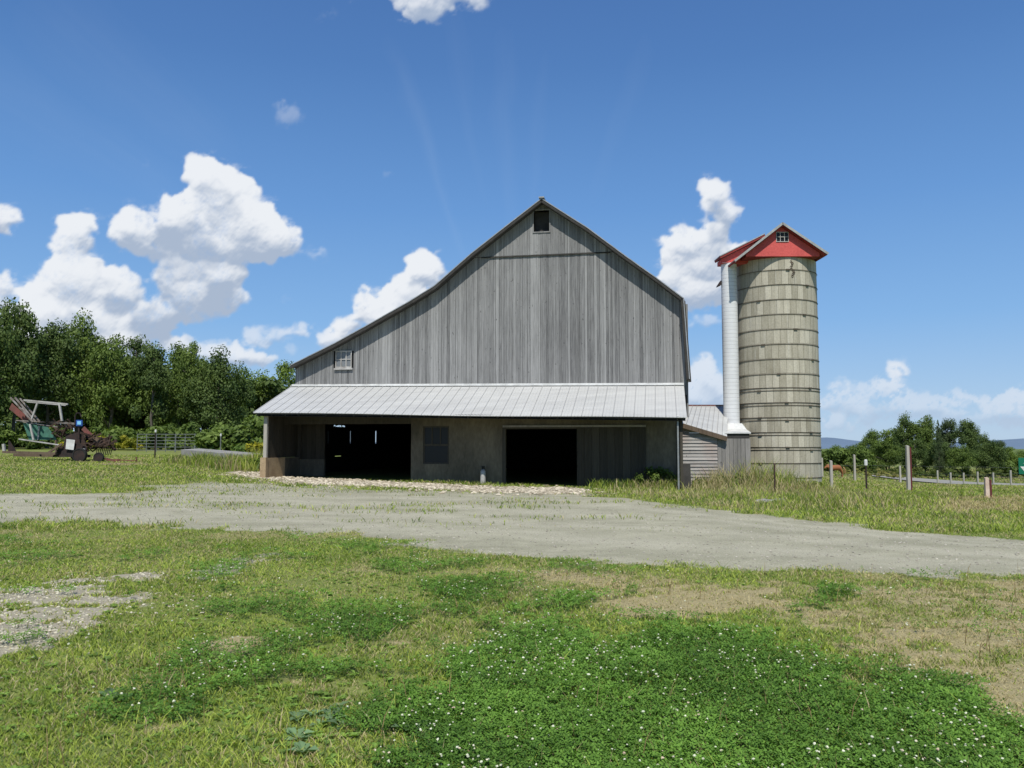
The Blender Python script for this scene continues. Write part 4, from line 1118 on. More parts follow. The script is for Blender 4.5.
c = MB(); slab(c, off(lf_, .03), off(pk_, .03), yo - .02, yo + 1.7, .035); slab(c, off(pk_, .03), off(rt_, .03), yo - .02, yo + back, .035)
rfo = c.build('roof', M['roof_pale'], silo)
c = MB(); slab(c, lf_ - (0, 0, .012), pk_ - (0, 0, .012), yo, yo + 1.68, .07); slab(c, pk_ - (0, 0, .012), rt_ - (0, 0, .012), yo, yo + back - .02, .07)
c.build('roof_boards', M['red_dark'], rfo)
yf = YF - SY
zb_g = R(782, 256.3, YF)[2]
gl_ = R(746, 256, YF)[0]; gr_ = R(819.5, 256, YF)[0]
def rz(x):     # underside height of roof at x
    a = np.interp(x, [lf_[0], pk_[0], rt_[0]], [lf_[2], pk_[2], rt_[2]]); return a - .11
c = MB(); wx = (R(776, 240, YF)[0], R(788.5, 240, YF)[0]); wz = (R(782, 242, YF)[2], R(782, 232, YF)[2])
# gable wall built as vertical boards around the window
nb = 26
cutx = sorted(set([gl_ + (gr_ - gl_) * i / nb for i in range(nb + 1)] + [wx[0], wx[1], pk_[0]]))
for a, b in zip(cutx[:-1], cutx[1:]):
    if b - a < 1e-4: continue
    ha, hb = max(rz(a), zb_g + .01), max(rz(b), zb_g + .01); t_ = random.uniform(0, .004)
    if wx[0] - 1e-6 <= a and b <= wx[1] + 1e-6:
        c.box(a, yf - t_, zb_g, b, yf + .05, wz[0]); c.hexa([(a, yf - t_, wz[1]), (b, yf - t_, wz[1]), (b, yf + .05, wz[1]), (a, yf + .05, wz[1]), (a, yf - t_, ha), (b, yf - t_, hb), (b, yf + .05, hb), (a, yf + .05, ha)])
    else: c.hexa([(a, yf - t_, zb_g), (b, yf - t_, zb_g), (b, yf + .05, zb_g), (a, yf + .05, zb_g), (a, yf - t_, ha), (b, yf - t_, hb), (b, yf + .05, hb), (a, yf + .05, ha)])
c.build('gable_wall', M['red'], silo)
c = MB(); c.box(gl_ + .02, yf + .052, zb_g - .02, gr_ - .02, yf + back - .5, zb_g + .0); c.box(gl_, yf + .06, zb_g, gl_ + .05, yf + back - .5, max(rz(gl_), zb_g + .05)); c.box(gr_ - .05, yf + .06, zb_g, gr_, yf + back - .5, max(rz(gr_), zb_g + .05)); c.build('eave_boards', M['red_dark'], silo)
c = MB(); mw = .024
c.box(wx[0], yf - .03, wz[0], wx[1], yf + .01, wz[0] + mw); c.box(wx[0], yf - .03, wz[1] - mw, wx[1], yf + .01, wz[1])
for f in (0, .325, .675, 1): xx = wx[0] + (wx[1] - wx[0] - mw) * f; c.box(xx, yf - .028, wz[0] + mw, xx + mw, yf + .008, wz[1] - mw)
c.box(wx[0] + mw, yf - .026, (wz[0] + wz[1]) / 2 - mw / 2, wx[1] - mw, yf + .006, (wz[0] + wz[1]) / 2 + mw / 2)
w_o = c.build('window', M['offwhite'], silo)
c = MB(); c.box(wx[0] + .005, yf + .02, wz[0] + .005, wx[1] - .005, yf + .03, wz[1] - .005); c.build('pane', M['glass'], w_o)
# rake trim, pale, on the front edge
c = MB(); c.bar(lf_ + (0, -.035, -.02), pk_ + (0, -.035, -.02), .03, .09); c.bar(pk_ + (0, -.035, -.02), rt_ + (0, -.035, -.02), .03, .09); c.build('rake_trim', M['roof_pale'], rfo)
# chute dormer to the left
YD = SY - .95; yd = YD - SY
d_top = R(764.5, 234.2, YD - .15); d_lo = R(719.5, 256.5, YD - .15)
c = MB(); slab(c, d_lo + (0, 0, .03), d_top + (0, 0, .03), yd - .2, yd + .75, .035); dr_o = c.build('dormer_roof', M['roof_pale'], silo)
c = MB(); slab(c, d_lo - (0, 0, .012), d_top - (0, 0, .012), yd - .18, yd + .73, .08); c.build('roof_boards', M['red_dark'], dr_o)
w0 = R(721.5, 262.5, YD); w1 = R(758, 262.5, YD)
def dz_(x): return d_lo[2] + (x - d_lo[0]) / (d_top[0] - d_lo[0]) * (d_top[2] - d_lo[2]) - .13
c = MB(); zlo = w0[2]
c.hexa([(w0[0], yd, zlo), (w1[0], yd, zlo), (w1[0], yd + .04, zlo), (w0[0], yd + .04, zlo), (w0[0], yd, dz_(w0[0])), (w1[0], yd, dz_(w1[0])), (w1[0], yd + .04, dz_(w1[0])), (w0[0], yd + .04, dz_(w0[0]))])
c.box(w0[0], yd + .042, zlo, w0[0] + .04, yd + .7, dz_(w0[0])); c.box(w0[0], yd + .045, zlo - .03, w1[0], yd + .7, zlo - .004)
c.build('dormer_wall', M['red'], silo)
# chute
CX = R(729.6, 300, YD + .3)[0]; CY = yd + .32; CR = .325
ch_bot = R(730, 421, YD)[2]
mch = NT('white_metal_chute'); sx = mch.new('ShaderNodeSeparateXYZ'); cc2 = mch.new('ShaderNodeTexCoord'); mch.l.new(cc2.outputs['Object'], sx.inputs[0])
rowf = mch.math('FRACT', mch.math('DIVIDE', sx.outputs[2], .155)); e = mch.math('LESS_THAN', rowf, .12)
nn = mch.noise(mch.coord((1, 1, 4)), 3, 4)
colc = mch.mix(nn, (.62, .63, .64), (.80, .80, .80)); colc = mch.mix(mch.math('MULTIPLY', e, .55), colc, (.30, .30, .31)); mch.bump(rowf, .5, .01)
M['chute'] = mch.base(colc, .5, 0, .4)
c = MB(); c.lathe([(CR, ch_bot - .1), (CR, ch_bot + 3), (CR, zlo - .002)], CX, CY, 28); c.build('chute', M['chute'], silo, True)
c = MB(); fb = R(730, 421, 32.6); lw_ = R(720, 433, 31.95); rw_ = R(751, 433, 31.95)
fl0 = [(lw_[0] - .03, lw_[1], lw_[2] - .02), (rw_[0], rw_[1], rw_[2] - .02), (rw_[0], lw_[1] + 1.9, rw_[2] - .02), (lw_[0] - .03, lw_[1] + 1.9, lw_[2] - .02)]
fl1 = [(p[0], p[1], p[2] + .04) for p in fl0]
c.hexa(fl0 + fl1)
mid_ = [(CX - .42, CY - .42, lw_[2] + .16), (CX + .5, CY - .42, lw_[2] + .16), (CX + .5, CY + .42, lw_[2] + .16), (CX - .42, CY + .42, lw_[2] + .16)]
top_ = [(CX - .33, CY - .33, lw_[2] + .42), (CX + .33, CY - .33, lw_[2] + .42), (CX + .33, CY + .33, lw_[2] + .42), (CX - .33, CY + .33, lw_[2] + .42)]
c.hexa([(p[0], p[1], p[2] + .002) for p in fl1] + mid_); c.hexa([(p[0], p[1], p[2] + .002) for p in mid_] + top_)
c.build('chute_hood', M['white'], silo)
c = MB(); c.box(lw_[0] + .05, lw_[1] + .06, lw_[2] - .22, rw_[0] - .05, lw_[1] + 1.5, lw_[2] - .025); c.build('hood_support', M['roof_dark'], silo)
c = MB(); t0 = R(720, 284, YD + .3); c.hexa([t0 + (-.12, -.06, -.12), t0 + (.04, -.06, -.05), t0 + (.04, .2, -.05), t0 + (-.12, .2, -.12), t0 + (-.10, -.06, -.06), t0 + (.04, -.06, .15), t0 + (.04, .2, .15), t0 + (-.10, .2, -.06)]); c.build('chute_hatch', M['dark_iron'], silo)
c = MB(); q0 = R(790.5, 262, SY - SR + .06)
for i in range(9):
    p = q0 + np.array((.05 * math.sin(i * 1.4) + .012 * i, -.05, -i * .075)); c.tube([p + (.035 * math.cos(t), 0, .05 * math.sin(t)) for t in np.linspace(0, 2 * PI, 9)[:-1]], .012, 5, closed=True)
c.build('chain', M['rust'], silo)

# ------------------------------------------------------------------ posts, fences, rails on the right
def post(name, px, base, top, Y, w, mat, label, mat2=None, cat='fence post', group=None, lean=0.):
    a, _ = ray(px, 470); Y = G(px, base)[1] if (Y < 50 and px > 512) else Y; x = a * Y; zg = float(terrain(x, Y)); zt = EYE + ray(px, top)[1] * Y
    o = empty(name, label, cat, (x, Y, zg - .05), random.uniform(-.15, .15), group); h = zt - zg + .05
    c = MB(); c.hexa([(-w / 2, -w / 2, 0), (w / 2, -w / 2, 0), (w / 2, w / 2, 0), (-w / 2, w / 2, 0), (-w * .45 + lean, -w * .45, h), (w * .45 + lean, -w * .45, h), (w * .42 + lean, w * .42, h + .02), (-w * .42 + lean, w * .42, h + .02)], random.uniform(.6, 1)); c.build('shaft', mat, o)
    if mat2:
        c = MB(); c.box(w / 2 + .003, -w / 2, .02, w / 2 + w * .55, w / 2, h - .05); c.build('brace_board', mat2, o)
    return o, h
post('fence_post', 831, 489, 461, 33.5, .10, M['post_wood'], 'short weathered post just right of the silo')
post('fence_post', 854.5, 481, 455, 44, .10, M['post_wood'], 'slim pale post behind the grass between silo and tall post')
o, h = post('fence_post', 866, 490, 466, 34, .05, M['dark_iron'], 'dark steel stake with a white insulator on top'); c = MB(); c.lathe([(.03, h), (.06, h + .03), (.06, h + .2), (.03, h + .24)], n=10); c.build('insulator', M['white'], o)
post('fence_post', 908, 491, 446, 36.5, .11, M['post_wood'], 'tallest pale post with a maroon board on its right side', M['maroon'])
post('fence_post', 986, 498, 478, 33, .12, M['orange_white'], 'short peach coloured post near the right edge', M['maroon'])
post('fence_post', 822, 471, 458, 70, .16, M['post_wood'], 'distant pale post touching the silo edge')
post('fence_post', 900, 480, 466, 60, .12, M['post_wood'], 'small grey post behind the tallest pale post')
o, h = post('fence_post', 774.5, 495, 464, 31.6, .045, M['rust'], 'thin upright steel stake before the middle of the silo', cat='stake')
c = MB()
# roadside fence: posts + wire as one thing
rf_ = empty('roadside_fence', 'pale post and wire fence along the far road', 'fence')
prev = None; tops = []
for i, (px, Y) in enumerate(((937, 96), (950, 93), (963, 90), (977, 88), (992.5, 86), (1010, 84), (1030, 82))):
    a, _ = ray(px, 460); x = a * Y; zg = float(terrain(x, Y)); h = 1.75 + random.uniform(-.15, .2)
    c = MB(); c.box(x - .07, Y - .07, zg - .1, x + .07, Y + .07, zg + h, random.uniform(.5, 1)); c.build('post', M['post_wood'], rf_); tops.append((x, Y, zg))
c = MB()
for hh_ in (.6, 1.1, 1.5):
    for (p, q_) in zip(tops[:-1], tops[1:]): c.tube([(p[0], p[1] - .08, p[2] + hh_), (q_[0], q_[1] - .08, q_[2] + hh_)], .005, 4)
c.build('wire', M['galv'], rf_)
# yard wire fence on the near posts
wf = empty('wire_fence', 'thin wires strung between the near posts right of the silo', 'fence')
line = [(831, 33.5), (866, 34), (908, 36.5), (986, 33), (1060, 31)]
c = MB()
for hh_ in (.5, .85):
    pp = []
    for px, Y in line: a, _ = ray(px, 470); pp.append((a * Y, Y - .07, float(terrain(a * Y, Y)) + hh_))
    for p, q_ in zip(pp[:-1], pp[1:]): c.tube([p, ((p[0] + q_[0]) / 2, (p[1] + q_[1]) / 2, (p[2] + q_[2]) / 2 - .03), q_], .0022, 4)
c.build('wire', M['galv'], wf)
# signs at the right edge
gx = at(1024.5, 466, 38); gzz = float(terrain(gx[0], gx[1]))
sg = empty('arrow_sign', 'green sign with white arrow on a green post at the right edge', 'sign', (gx[0], gx[1], gzz))
z1 = at(1024, 473, 38)[2] - gzz; z2 = at(1024, 460, 38)[2] - gzz
c = MB(); c.box(-.03, -.03, -.05, .03, .03, z1 - .052); c.build('post', M['sign_green'], sg)
c = MB(); c.box(-.30, -.06, z1 - .05, .30, -.035, z2 + .1); c.build('panel', M['sign_green'], sg)
c = MB(); zz = (z1 + z2) / 2 - .05
c.add([(-.24, -.07, zz + .05), (.2, -.07, zz + .05), (.2, -.07, zz - .05), (-.05, -.07, zz - .18), (-.05, -.066, zz - .18), (.2, -.066, zz - .05), (.2, -.066, zz + .05), (-.24, -.066, zz + .05)], [(0, 3, 2, 1), (7, 6, 5, 4), (0, 7, 4, 3), (1, 2, 5, 6), (0, 1, 6, 7), (3, 4, 5, 2)])
c.add([(-.1, -.07, zz + .2), (.2, -.07, zz + .24), (.2, -.07, zz + .12), (-.1, -.066, zz + .2), (.2, -.066, zz + .24), (.2, -.066, zz + .12)], [(0, 2, 1), (3, 4, 5), (0, 1, 4, 3), (1, 2, 5, 4), (2, 0, 3, 5)])
c.build('arrow', M['white'], sg)
# stones by the tall grass
rk_ = G(770, 502)
for i, (px, py, s_, lab) in enumerate(((764, 503, .22, 'flat pale rock in the grass before the silo'), (779, 501.5, .17, 'smaller pale rock beside the flat rock before the silo'))):
    g = G(px, py); c = MB(); rr = random.Random(i)
    vv = [(p[0] * s_ * 1.5 * rr.uniform(.8, 1.15), p[1] * s_ * rr.uniform(.8, 1.1), p[2] * s_ * .42 * rr.uniform(.8, 1.15)) for p in IV]; c.add(vv, [tuple(f) for f in IF])
    o = c.build('rock', M['concrete'], None); o.location = (g[0], g[1], g[2] + .03); tag(o, lab, 'rock')
# far paved road
V = []
for A1, B1, A2, B2 in zip(eu[:-1], eu[1:], el_[:-1], el_[1:]):
    for k in range(6):
        f_ = k / 6
        for P1, P2 in ((A1, B1), (A2, B2)):
            g_ = G(P1[0] + (P2[0] - P1[0]) * f_, P1[1] + (P2[1] - P1[1]) * f_); V.append((g_[0], g_[1], g_[2] + .12))
Fq = [(2 * i, 2 * i + 1, 2 * i + 3, 2 * i + 2) for i in range(len(V) // 2 - 1)]
mr = NT('far_road'); M['asphalt'] = mr.base(mr.mix(mr.noise(mr.coord(), .5, 4), (.27, .26, .225), (.35, .34, .295)), .9, 0, .2)
tag(mesh_np('far_road', V, [Fq], M['asphalt']), 'grey paved road running past the far trees', 'road', kind='structure')

# left: pipe corral fence, posts, concrete strip
pf = empty('corral_fence', 'grey steel pipe corral panels in front of the wood', 'fence')
cor = [(137, 71), (195, 70), (213, 66)]
P_ = []
for px, Y in cor: a, _ = ray(px, 440); P_.append(np.array((a * Y, Y, float(terrain(a * Y, Y)))))
for p, q_, n in ((P_[0], P_[1], 3), (P_[1], P_[2], 1)):
    for k in range(n):
        a = p + (q_ - p) * k / n; b = p + (q_ - p) * (k + 1) / n; a = a + (b - a) * .015; b = b - (b - a) * .015
        c = MB(); 
        for j in range(6): c.tube([a + (0, 0, .15 + .27 * j), b + (0, 0, .15 + .27 * j)], .028, 6)
        for f in (0, .5, 1): m_ = a + (b - a) * f; c.tube([m_ + (0, 0, 0), m_ + (0, 0, 1.55)], .035, 6)
        c.build('pipe_panel', M['gatesteel'], pf)
for (px, top, Y, w, mat, lab) in ((154.5, 432, 52, .07, 'dark_iron', 'dark stake with pale cap in front of the corral fence'), (204.5, 436, 62, .10, 'post_wood', 'light wooden post right of the corral fence'), (220, 436, 52, .06, 'gatesteel', 'thin stake with white cap in the weeds left of the barn')):
    o, h = post('fence_post', px, 450, top, Y, w, M[mat], lab)
    c = MB(); c.lathe([(w * .6, h - .04), (w * .9, h), (w * .9, h + .12), (w * .4, h + .15)], n=8); c.build('cap', M['white'], o)
cs = [at(181, 449.5, 46), at(264, 456.5, 39)]
a = np.array(cs[0]); b = np.array(cs[1]); o = empty('concrete_strip', 'long low concrete curb wall running toward the barn', 'low wall')
c = MB()
for k in range(5):
    p = a + (b - a) * (k / 5 + .002); q_ = a + (b - a) * ((k + 1) / 5 - .002); zz = lambda r_: float(terrain(r_[0], r_[1]))
    d = np.array((.25, 1.9, 0))
    c.hexa([(p[0], p[1], zz(p) - .1), (q_[0], q_[1], zz(q_) - .1), (q_[0] + d[0], q_[1] + d[1], zz(q_) - .1), (p[0] + d[0], p[1] + d[1], zz(p) - .1), tuple(p), tuple(q_), (q_[0] + d[0], q_[1] + d[1], q_[2] + .05), (p[0] + d[0], p[1] + d[1], p[2] + .05)])
c.build('slab', M['concrete'], o)

# ------------------------------------------------------------------ horse
hx = at(836.5, 478, 88); hz = float(terrain(hx[0], hx[1]))
def skin(name, verts, edges, radii, mat, parent, sub=1):
    me = bpy.data.meshes.new(name); me.from_pydata(verts, edges, []); o = bpy.data.objects.new(name, me); COL.objects.link(o)
    md = o.modifiers.new('skin', 'SKIN'); md.use_smooth_shade = True
    sl = me.skin_vertices[0].data if me.skin_vertices else None
    if sl is None:
        bpy.context.view_layer.objects.active = o
        sl = me.skin_vertices[0].data
    for i, r_ in enumerate(radii): sl[i].radius = r_ if isinstance(r_, tuple) else (r_, r_)
    sl[0].use_root = True
    s_ = o.modifiers.new('sub', 'SUBSURF'); s_.levels = sub; s_.render_levels = sub
    me.materials.append(mat); o.parent = parent
    return o
horse = empty('horse', 'chestnut brown horse grazing behind the short post by the silo', 'horse', (hx[0], hx[1], hz), math.radians(8))
# faces -x
vs = [(.0, 0, 1.08), (.45, 0, 1.12), (.66, 0, 1.10), (-.4, 0, 1.10), (-.62, 0, 1.12), (-.82, 0, 1.18), (-1.02, 0, 1.22), (-1.16, 0, 1.18), (-1.33, 0, 1.02),
      (.62, .14, .78), (.72, .15, .48), (.66, .15, .07), (.56, -.14, .78), (.64, -.15, .48), (.58, -.15, .07),
      (-.55, .14, .78), (-.54, .14, .46), (-.52, .14, .07), (-.65, -.14, .78), (-.66, -.14, .46), (-.68, -.14, .07)]
es = [(0, 1), (1, 2), (0, 3), (3, 4), (4, 5), (5, 6), (6, 7), (7, 8), (2, 9), (9, 10), (10, 11), (2, 12), (12, 13), (13, 14), (4, 15), (15, 16), (16, 17), (4, 18), (18, 19), (19, 20)]
rd_ = [(.29, .31), (.29, .30), (.22, .25), (.27, .30), (.22, .25), (.16, .19), (.11, .14), (.11, .12), (.07, .07), .15, .07, .05, .15, .07, .05, .11, .065, .05, .11, .065, .05]
try:
    skin('body', vs, es, rd_, M['horse'], horse)
except Exception as ex:
    print('skin failed', ex)
    c = MB(); 
    for (a, b) in es: c.tube([vs[a], vs[b]], [max(np.ravel(rd_[a])), max(np.ravel(rd_[b]))], 10)
    c.build('body', M['horse'], horse, True)
c = MB(); c.tube([(.82, 0, 1.15), (.95, 0, .95), (.97, 0, .6), (.95, 0, .4)], [.04, .06, .06, .02], 7); c.build('tail', M['horse_hair'], horse, True)
c = MB()
for i in range(8): x_ = -.5 - i * .07; c.hexa([(x_ - .04, -.02, 1.2 + i * .012), (x_ + .04, -.02, 1.2 + i * .012), (x_ + .04, .02, 1.2 + i * .012), (x_ - .04, .02, 1.2 + i * .012), (x_ - .03, -.07, 1.36 + i * .014), (x_ + .05, -.07, 1.36 + i * .014), (x_ + .05, .03, 1.38 + i * .014), (x_ - .03, .03, 1.38 + i * .014)])
c.build('mane', M['horse_hair'], horse)
for s_ in (-.06, .06):
    c = MB(); c.lathe([(.03, 0), (.035, .05), (.004, .14)], n=7); e_ = c.build('ear', M['horse'], horse, True); e_.location = (-1.08, s_, 1.30)
for i in (11, 14, 17, 20):
    c = MB(); c.lathe([(.065, 0), (.05, .09)], vs[i][0], vs[i][1], 8); c.build('hoof', M['hoof'], horse)

# ------------------------------------------------------------------ old farm machine on the left
MY = 43.0
def mp(px, py, Y=MY): return np.array(at(px, py, Y))
mz = float(terrain(mp(60, 460)[0], MY))
hay = empty('hay_loader', 'rusty old hay machine with slatted rails and white pipe frame', 'farm machine')
c = MB(); slats = [((10.5, 397.5), (33, 422)), ((15, 397.5), (36, 422)), ((20, 398.5), (39.5, 421.5)), ((22, 408), (31, 421))]
for i, (a, b) in enumerate(slats):
    k = MB(); k.bar(mp(*a, MY + .2 * i), mp(*b, MY - .2 + .2 * i), .07, .06, c=.8); k.build('rail', M['old_rail'], hay)
k = MB(); k.hexa([mp(9, 409, MY + .9), mp(24, 421, MY + .9), mp(24, 421, MY + 1.), mp(9, 409, MY + 1.), mp(12, 403, MY + .9), mp(30, 419, MY + .9), mp(30, 419, MY + 1.), mp(12, 403, MY + 1.)]); k.build('red_panel', M['old_red'], hay)
k = MB()
k.bar(mp(24, 400), mp(68, 404.2), .09, .08); k.bar(mp(26, 401.8, MY + 1), mp(66, 405.4, MY + 1), .07, .05)
k.bar(mp(37.5, 403), mp(31, 421), .08); k.bar(mp(59.5, 404), mp(62, 421), .09); k.bar(mp(24, 400), mp(26, 401.8, MY + 1), .05)
k.build('top_frame', M['offwhite'], hay)
k = MB(); k.bar(mp(16, 420.3), mp(75, 424), .05, c=.6); k.bar(mp(20, 421.5, MY + .8), mp(58, 427, MY + .8), .05); k.bar(mp(40, 422), mp(75, 423.2), .05)
k.build('deck_rail', M['old_rail'], hay)
k = MB()
k.bar(mp(30, 424), mp(33.5, 440), .08); k.bar(mp(39, 426, MY + .5), mp(38, 440, MY + .5), .06); k.bar(mp(19, 439), mp(60, 445), .09, .06); k.bar(mp(3.5, 444), mp(4.5, 453), .12)
k.build('lower_frame', M['offwhite'], hay)
k = MB(); k.hexa([mp(29, 440, MY + .6), mp(57, 440, MY + .6), mp(57, 440, MY + .63), mp(29, 440, MY + .63), mp(23, 423, MY + .6), mp(48, 427, MY + .6), mp(48, 427, MY + .63), mp(23, 423, MY + .63)])
k.build('green_panel', M['old_green'], hay)
k = MB(); k.bar(mp(3, 452, MY - .1), mp(56, 453.5, MY - .1), .14, .12); k.bar(mp(14, 455, MY + .9), mp(90, 456, MY + .9), .14, .14); k.bar(mp(48, 453), mp(62, 444), .1); k.bar(mp(56, 440), mp(56, 455), .08)
k.build('base_beam', M['brown_wood'], hay)
k = MB(); k.hexa([mp(8, 452, MY), mp(17, 452, MY), mp(17, 452, MY + .1), mp(8, 452, MY + .1), mp(8.5, 440, MY), mp(10, 441, MY), mp(10, 441, MY + .1), mp(8.5, 440, MY + .1)]); k.build('runner_bracket', M['dark_iron'], hay)
# engine/gear mass: many plates and bars
rr = random.Random(12)
k = MB()
k.hexa([mp(60, 457, MY + .1), mp(88, 457, MY + .1), mp(88, 457, MY + 1.3), mp(60, 457, MY + 1.3), mp(66, 436, MY + .2), mp(84, 430, MY + .2), mp(84, 430, MY + 1.1), mp(66, 436, MY + 1.1)])
k.hexa([mp(52, 457, MY + .2), mp(62, 457, MY + .2), mp(62, 457, MY + 1.), mp(52, 457, MY + 1.), mp(60, 446, MY + .2), mp(64, 446, MY + .2), mp(64, 446, MY + 1.), mp(60, 446, MY + 1.)])
k.build('gearbox', M['dark_iron'], hay)
k = MB()
for i in range(80):
    f = rr.random(); px = 84 + 27 * f; py = (440 - 6 * (1 - f)) + rr.uniform(-1, 15 * (1 - .45 * f)); a = mp(px, py, MY + rr.uniform(-.3, .9)); d = np.array((rr.uniform(-.35, .35), rr.uniform(-.3, .3), rr.uniform(-.22, .22)))
    k.bar(a - d, a + d, rr.uniform(.03, .09), rr.uniform(.03, .10))
for i in range(30):
    px = rr.uniform(54, 74); py = rr.uniform(423, 438); a = mp(px, py, MY + rr.uniform(.1, .9)); d = np.array((rr.uniform(-.3, .3), rr.uniform(-.2, .2), rr.uniform(-.25, .25))); k.bar(a - d, a + d, rr.uniform(.03, .08))
for i in range(9): k.tube([mp(96 + i * 1.8, 455, MY + .1 * i), mp(98 + i * 1.9, 444, MY + .1 * i), mp(102 + i * 1.7, 438 + .4 * i, MY + .1 * i)], .022, 5)
k.build('tine_reel', M['rust'], hay)
k = MB(); k.hexa([mp(82, 430), mp(100, 449), mp(100, 449, MY + .1), mp(82, 430, MY + .1), mp(83, 426.5), mp(102, 441), mp(102, 441, MY + .1), mp(83, 426.5, MY + .1)]); k.build('side_shield', M['brown_wood'], hay)
k = MB(); k.bar(mp(83, 428, MY - .05), mp(91, 436, MY - .05), .05, .22); k.build('red_arm', M['old_red'], hay)
k = MB(); k.hexa([mp(65.5, 449, MY - .02), mp(73.5, 450, MY - .02), mp(73.5, 450, MY + .02), mp(65.5, 449, MY + .02), mp(66.5, 439, MY - .02), mp(75, 440, MY - .02), mp(75, 440, MY + .02), mp(66.5, 439, MY + .02)]); k.build('white_plate', M['white'], hay)
k = MB(); k.hexa([mp(79, 452, MY - .05), mp(84, 453, MY - .05), mp(84, 453, MY + .05), mp(79, 452, MY + .05), mp(80, 449, MY - .05), mp(86, 448, MY - .05), mp(86, 448, MY + .05), mp(80, 449, MY + .05)]); k.build('guard_plate', M['offwhite'], hay)
k = MB(); k.tube([mp(75, 424), mp(75, 416), mp(77, 413), mp(80, 413.2), mp(81.5, 417)], .035, 6); k.bar(mp(79, 424), mp(79, 438), .08); k.build('hoop_handle', M['dark_iron'], hay)
k = MB(); k.hexa([mp(76, 426, MY - .1), mp(82.5, 426, MY - .1), mp(82.5, 426, MY + .2), mp(76, 426, MY + .2), mp(76, 420, MY - .1), mp(82.5, 420, MY - .1), mp(82.5, 420, MY + .2), mp(76, 420, MY + .2)]); lamp = k.build('blue_box', M['blue'], hay)
k = MB(); k.hexa([mp(77.2, 424.6, MY - .13), mp(81, 424.6, MY - .13), mp(81, 424.6, MY - .103), mp(77.2, 424.6, MY - .103), mp(77.2, 421.2, MY - .13), mp(81, 421.2, MY - .13), mp(81, 421.2, MY - .103), mp(77.2, 421.2, MY - .103)]); k.build('label_panel', M['lightblue'], lamp)
def wheel(px, Y, r_, w_):
    a, _ = ray(px, 450); x = a * Y; zg = float(terrain(x, Y)); o = empty('wheel', None, None); o.parent = hay; o.location = (x, Y, zg + r_ - .03)
    k = MB(); ring = [(r_ * math.cos(t), 0, r_ * math.sin(t)) for t in np.linspace(0, 2 * PI, 25)[:-1]]
    n = 24; prof = [(-w_ / 2, .82), (-w_ / 2, .97), (-w_ / 4, 1), (w_ / 4, 1), (w_ / 2, .97), (w_ / 2, .82)]
    V = [(p_[1] * r_ * math.cos(2 * PI * i / n), p_[0], p_[1] * r_ * math.sin(2 * PI * i / n)) for i in range(n) for p_ in prof]
    Fs = [(i * 6 + j, ((i + 1) % n) * 6 + j, ((i + 1) % n) * 6 + (j + 1) % 6, i * 6 + (j + 1) % 6) for i in range(n) for j in range(6)]
    k.add(V, Fs); k.build('tyre', M['rubber'], o)
    k = MB(); k.tube([(0, -w_ * .4, 0), (0, w_ * .4, 0)], r_ * .8, 18); k.build('rim', M['dark_iron'], o)
wheel(80, MY - .35, .36, .22); wheel(99, MY - .3, .26, .16); wheel(78, MY + 1.3, .4, .2)
k = MB(); k.bar(mp(100, 457.5), mp(118, 461.5), .12, .1); k.bar(mp(112, 459.5), mp(137, 461), .05, .05); k.bar(mp(118, 461.5), mp(118.5, 459), .1); k.bar(mp(136, 462), mp(136.5, 457), .05); k.build('drawbar', M['old_red'], hay)
g = G(118, 464)
V = [(g[0], g[1], g[2] + .05)]; n = 22
for i in range(n): a = 2 * PI * i / n; r_ = random.uniform(.75, 1.1); p = (g[0] + 1.25 * r_ * math.cos(a), g[1] + 1.6 * r_ * math.sin(a)); V.append((p[0], p[1], float(terrain(*p)) + .004))
tag(mesh_np('bare_earth', V, [[(0, i + 1, (i + 1) % n + 1) for i in range(n)]], M['dirt']), 'bare patch of tan earth by the machine\'s drawbar', 'earth', kind='structure')
bxx = at(86.5 + .0, 450, 42.6)

# ------------------------------------------------------------------ right-hand trees
gr_ = 'trees beyond the far road'
Rr = [
 ('round', 2, 872, 431, 162, 26, 'pale green tree at the left end of the far clump', 0),
 ('round', 4, 888, 427, 160, 32, 'light green tree second from the left in the far clump', 2),
 ('loose', 4, 905, 414, 155, 30, 'dark tree directly behind the tallest pale post', 1),
 ('round', 5, 924, 416, 153, 32, 'tallest broad dark tree of the far clump', 0),
 ('loose', 1, 948, 418, 148, 26, 'thin crowned tree with sky showing through its top', 3),
 ('loose', 2, 966, 421, 143, 32, 'ragged full tree right of the dark spruce', 1),
 ('loose', 4, 984, 434, 138, 24, 'ragged tree rising near the short peach coloured post', 1),
 ('round', 2, 990, 442, 133, 30, 'low dark tree sloping down at the right of the clump', 1),
 ('round', 4, 940, 440, 135, 28, 'low bushy tree in front of the dark spruce', 1),
 ('round', 5, 960, 445, 128, 28, 'lowest bright green tree at the foot of the clump', 0),
 ('round', 3, 885, 442, 146, 32, 'low dark green tree at the foot of the clump\'s left part', 0),
 ('round', 1, 915, 442, 140, 32, 'low round tree right behind the tallest pale post\'s foot', 1),
 ('round', 4, 856, 444, 155, 30, 'low rounded tree between the silo and the far clump', 0),
 ('round', 2, 836, 446, 159, 28, 'low tree just right of the silo wall on the skyline', 2),
 ('loose', 4, 975, 425, 146, 20, 'small tree with an open top near the clump\'s right side', 1),
 ('loose', 1, 998, 440, 140, 22, 'small loose tree at the right end of the clump', 3),
 ('round', 1, 1006, 449, 144, 32, 'light green low tree left of the arrow sign', 2),
 ('round', 5, 1026, 451, 149, 36, 'light green low tree behind the arrow sign', 0),
]
for (k, v, px, top, Y, w, lab, gr) in Rr: tree_px(k, v, px, top, Y, w, lab, gr, gr_)
tree_px('conifer', 1, 938.5, 423, 132, 11, 'narrow dark spruce in the middle of the far clump', 3, gr_, 'spruce_tree')
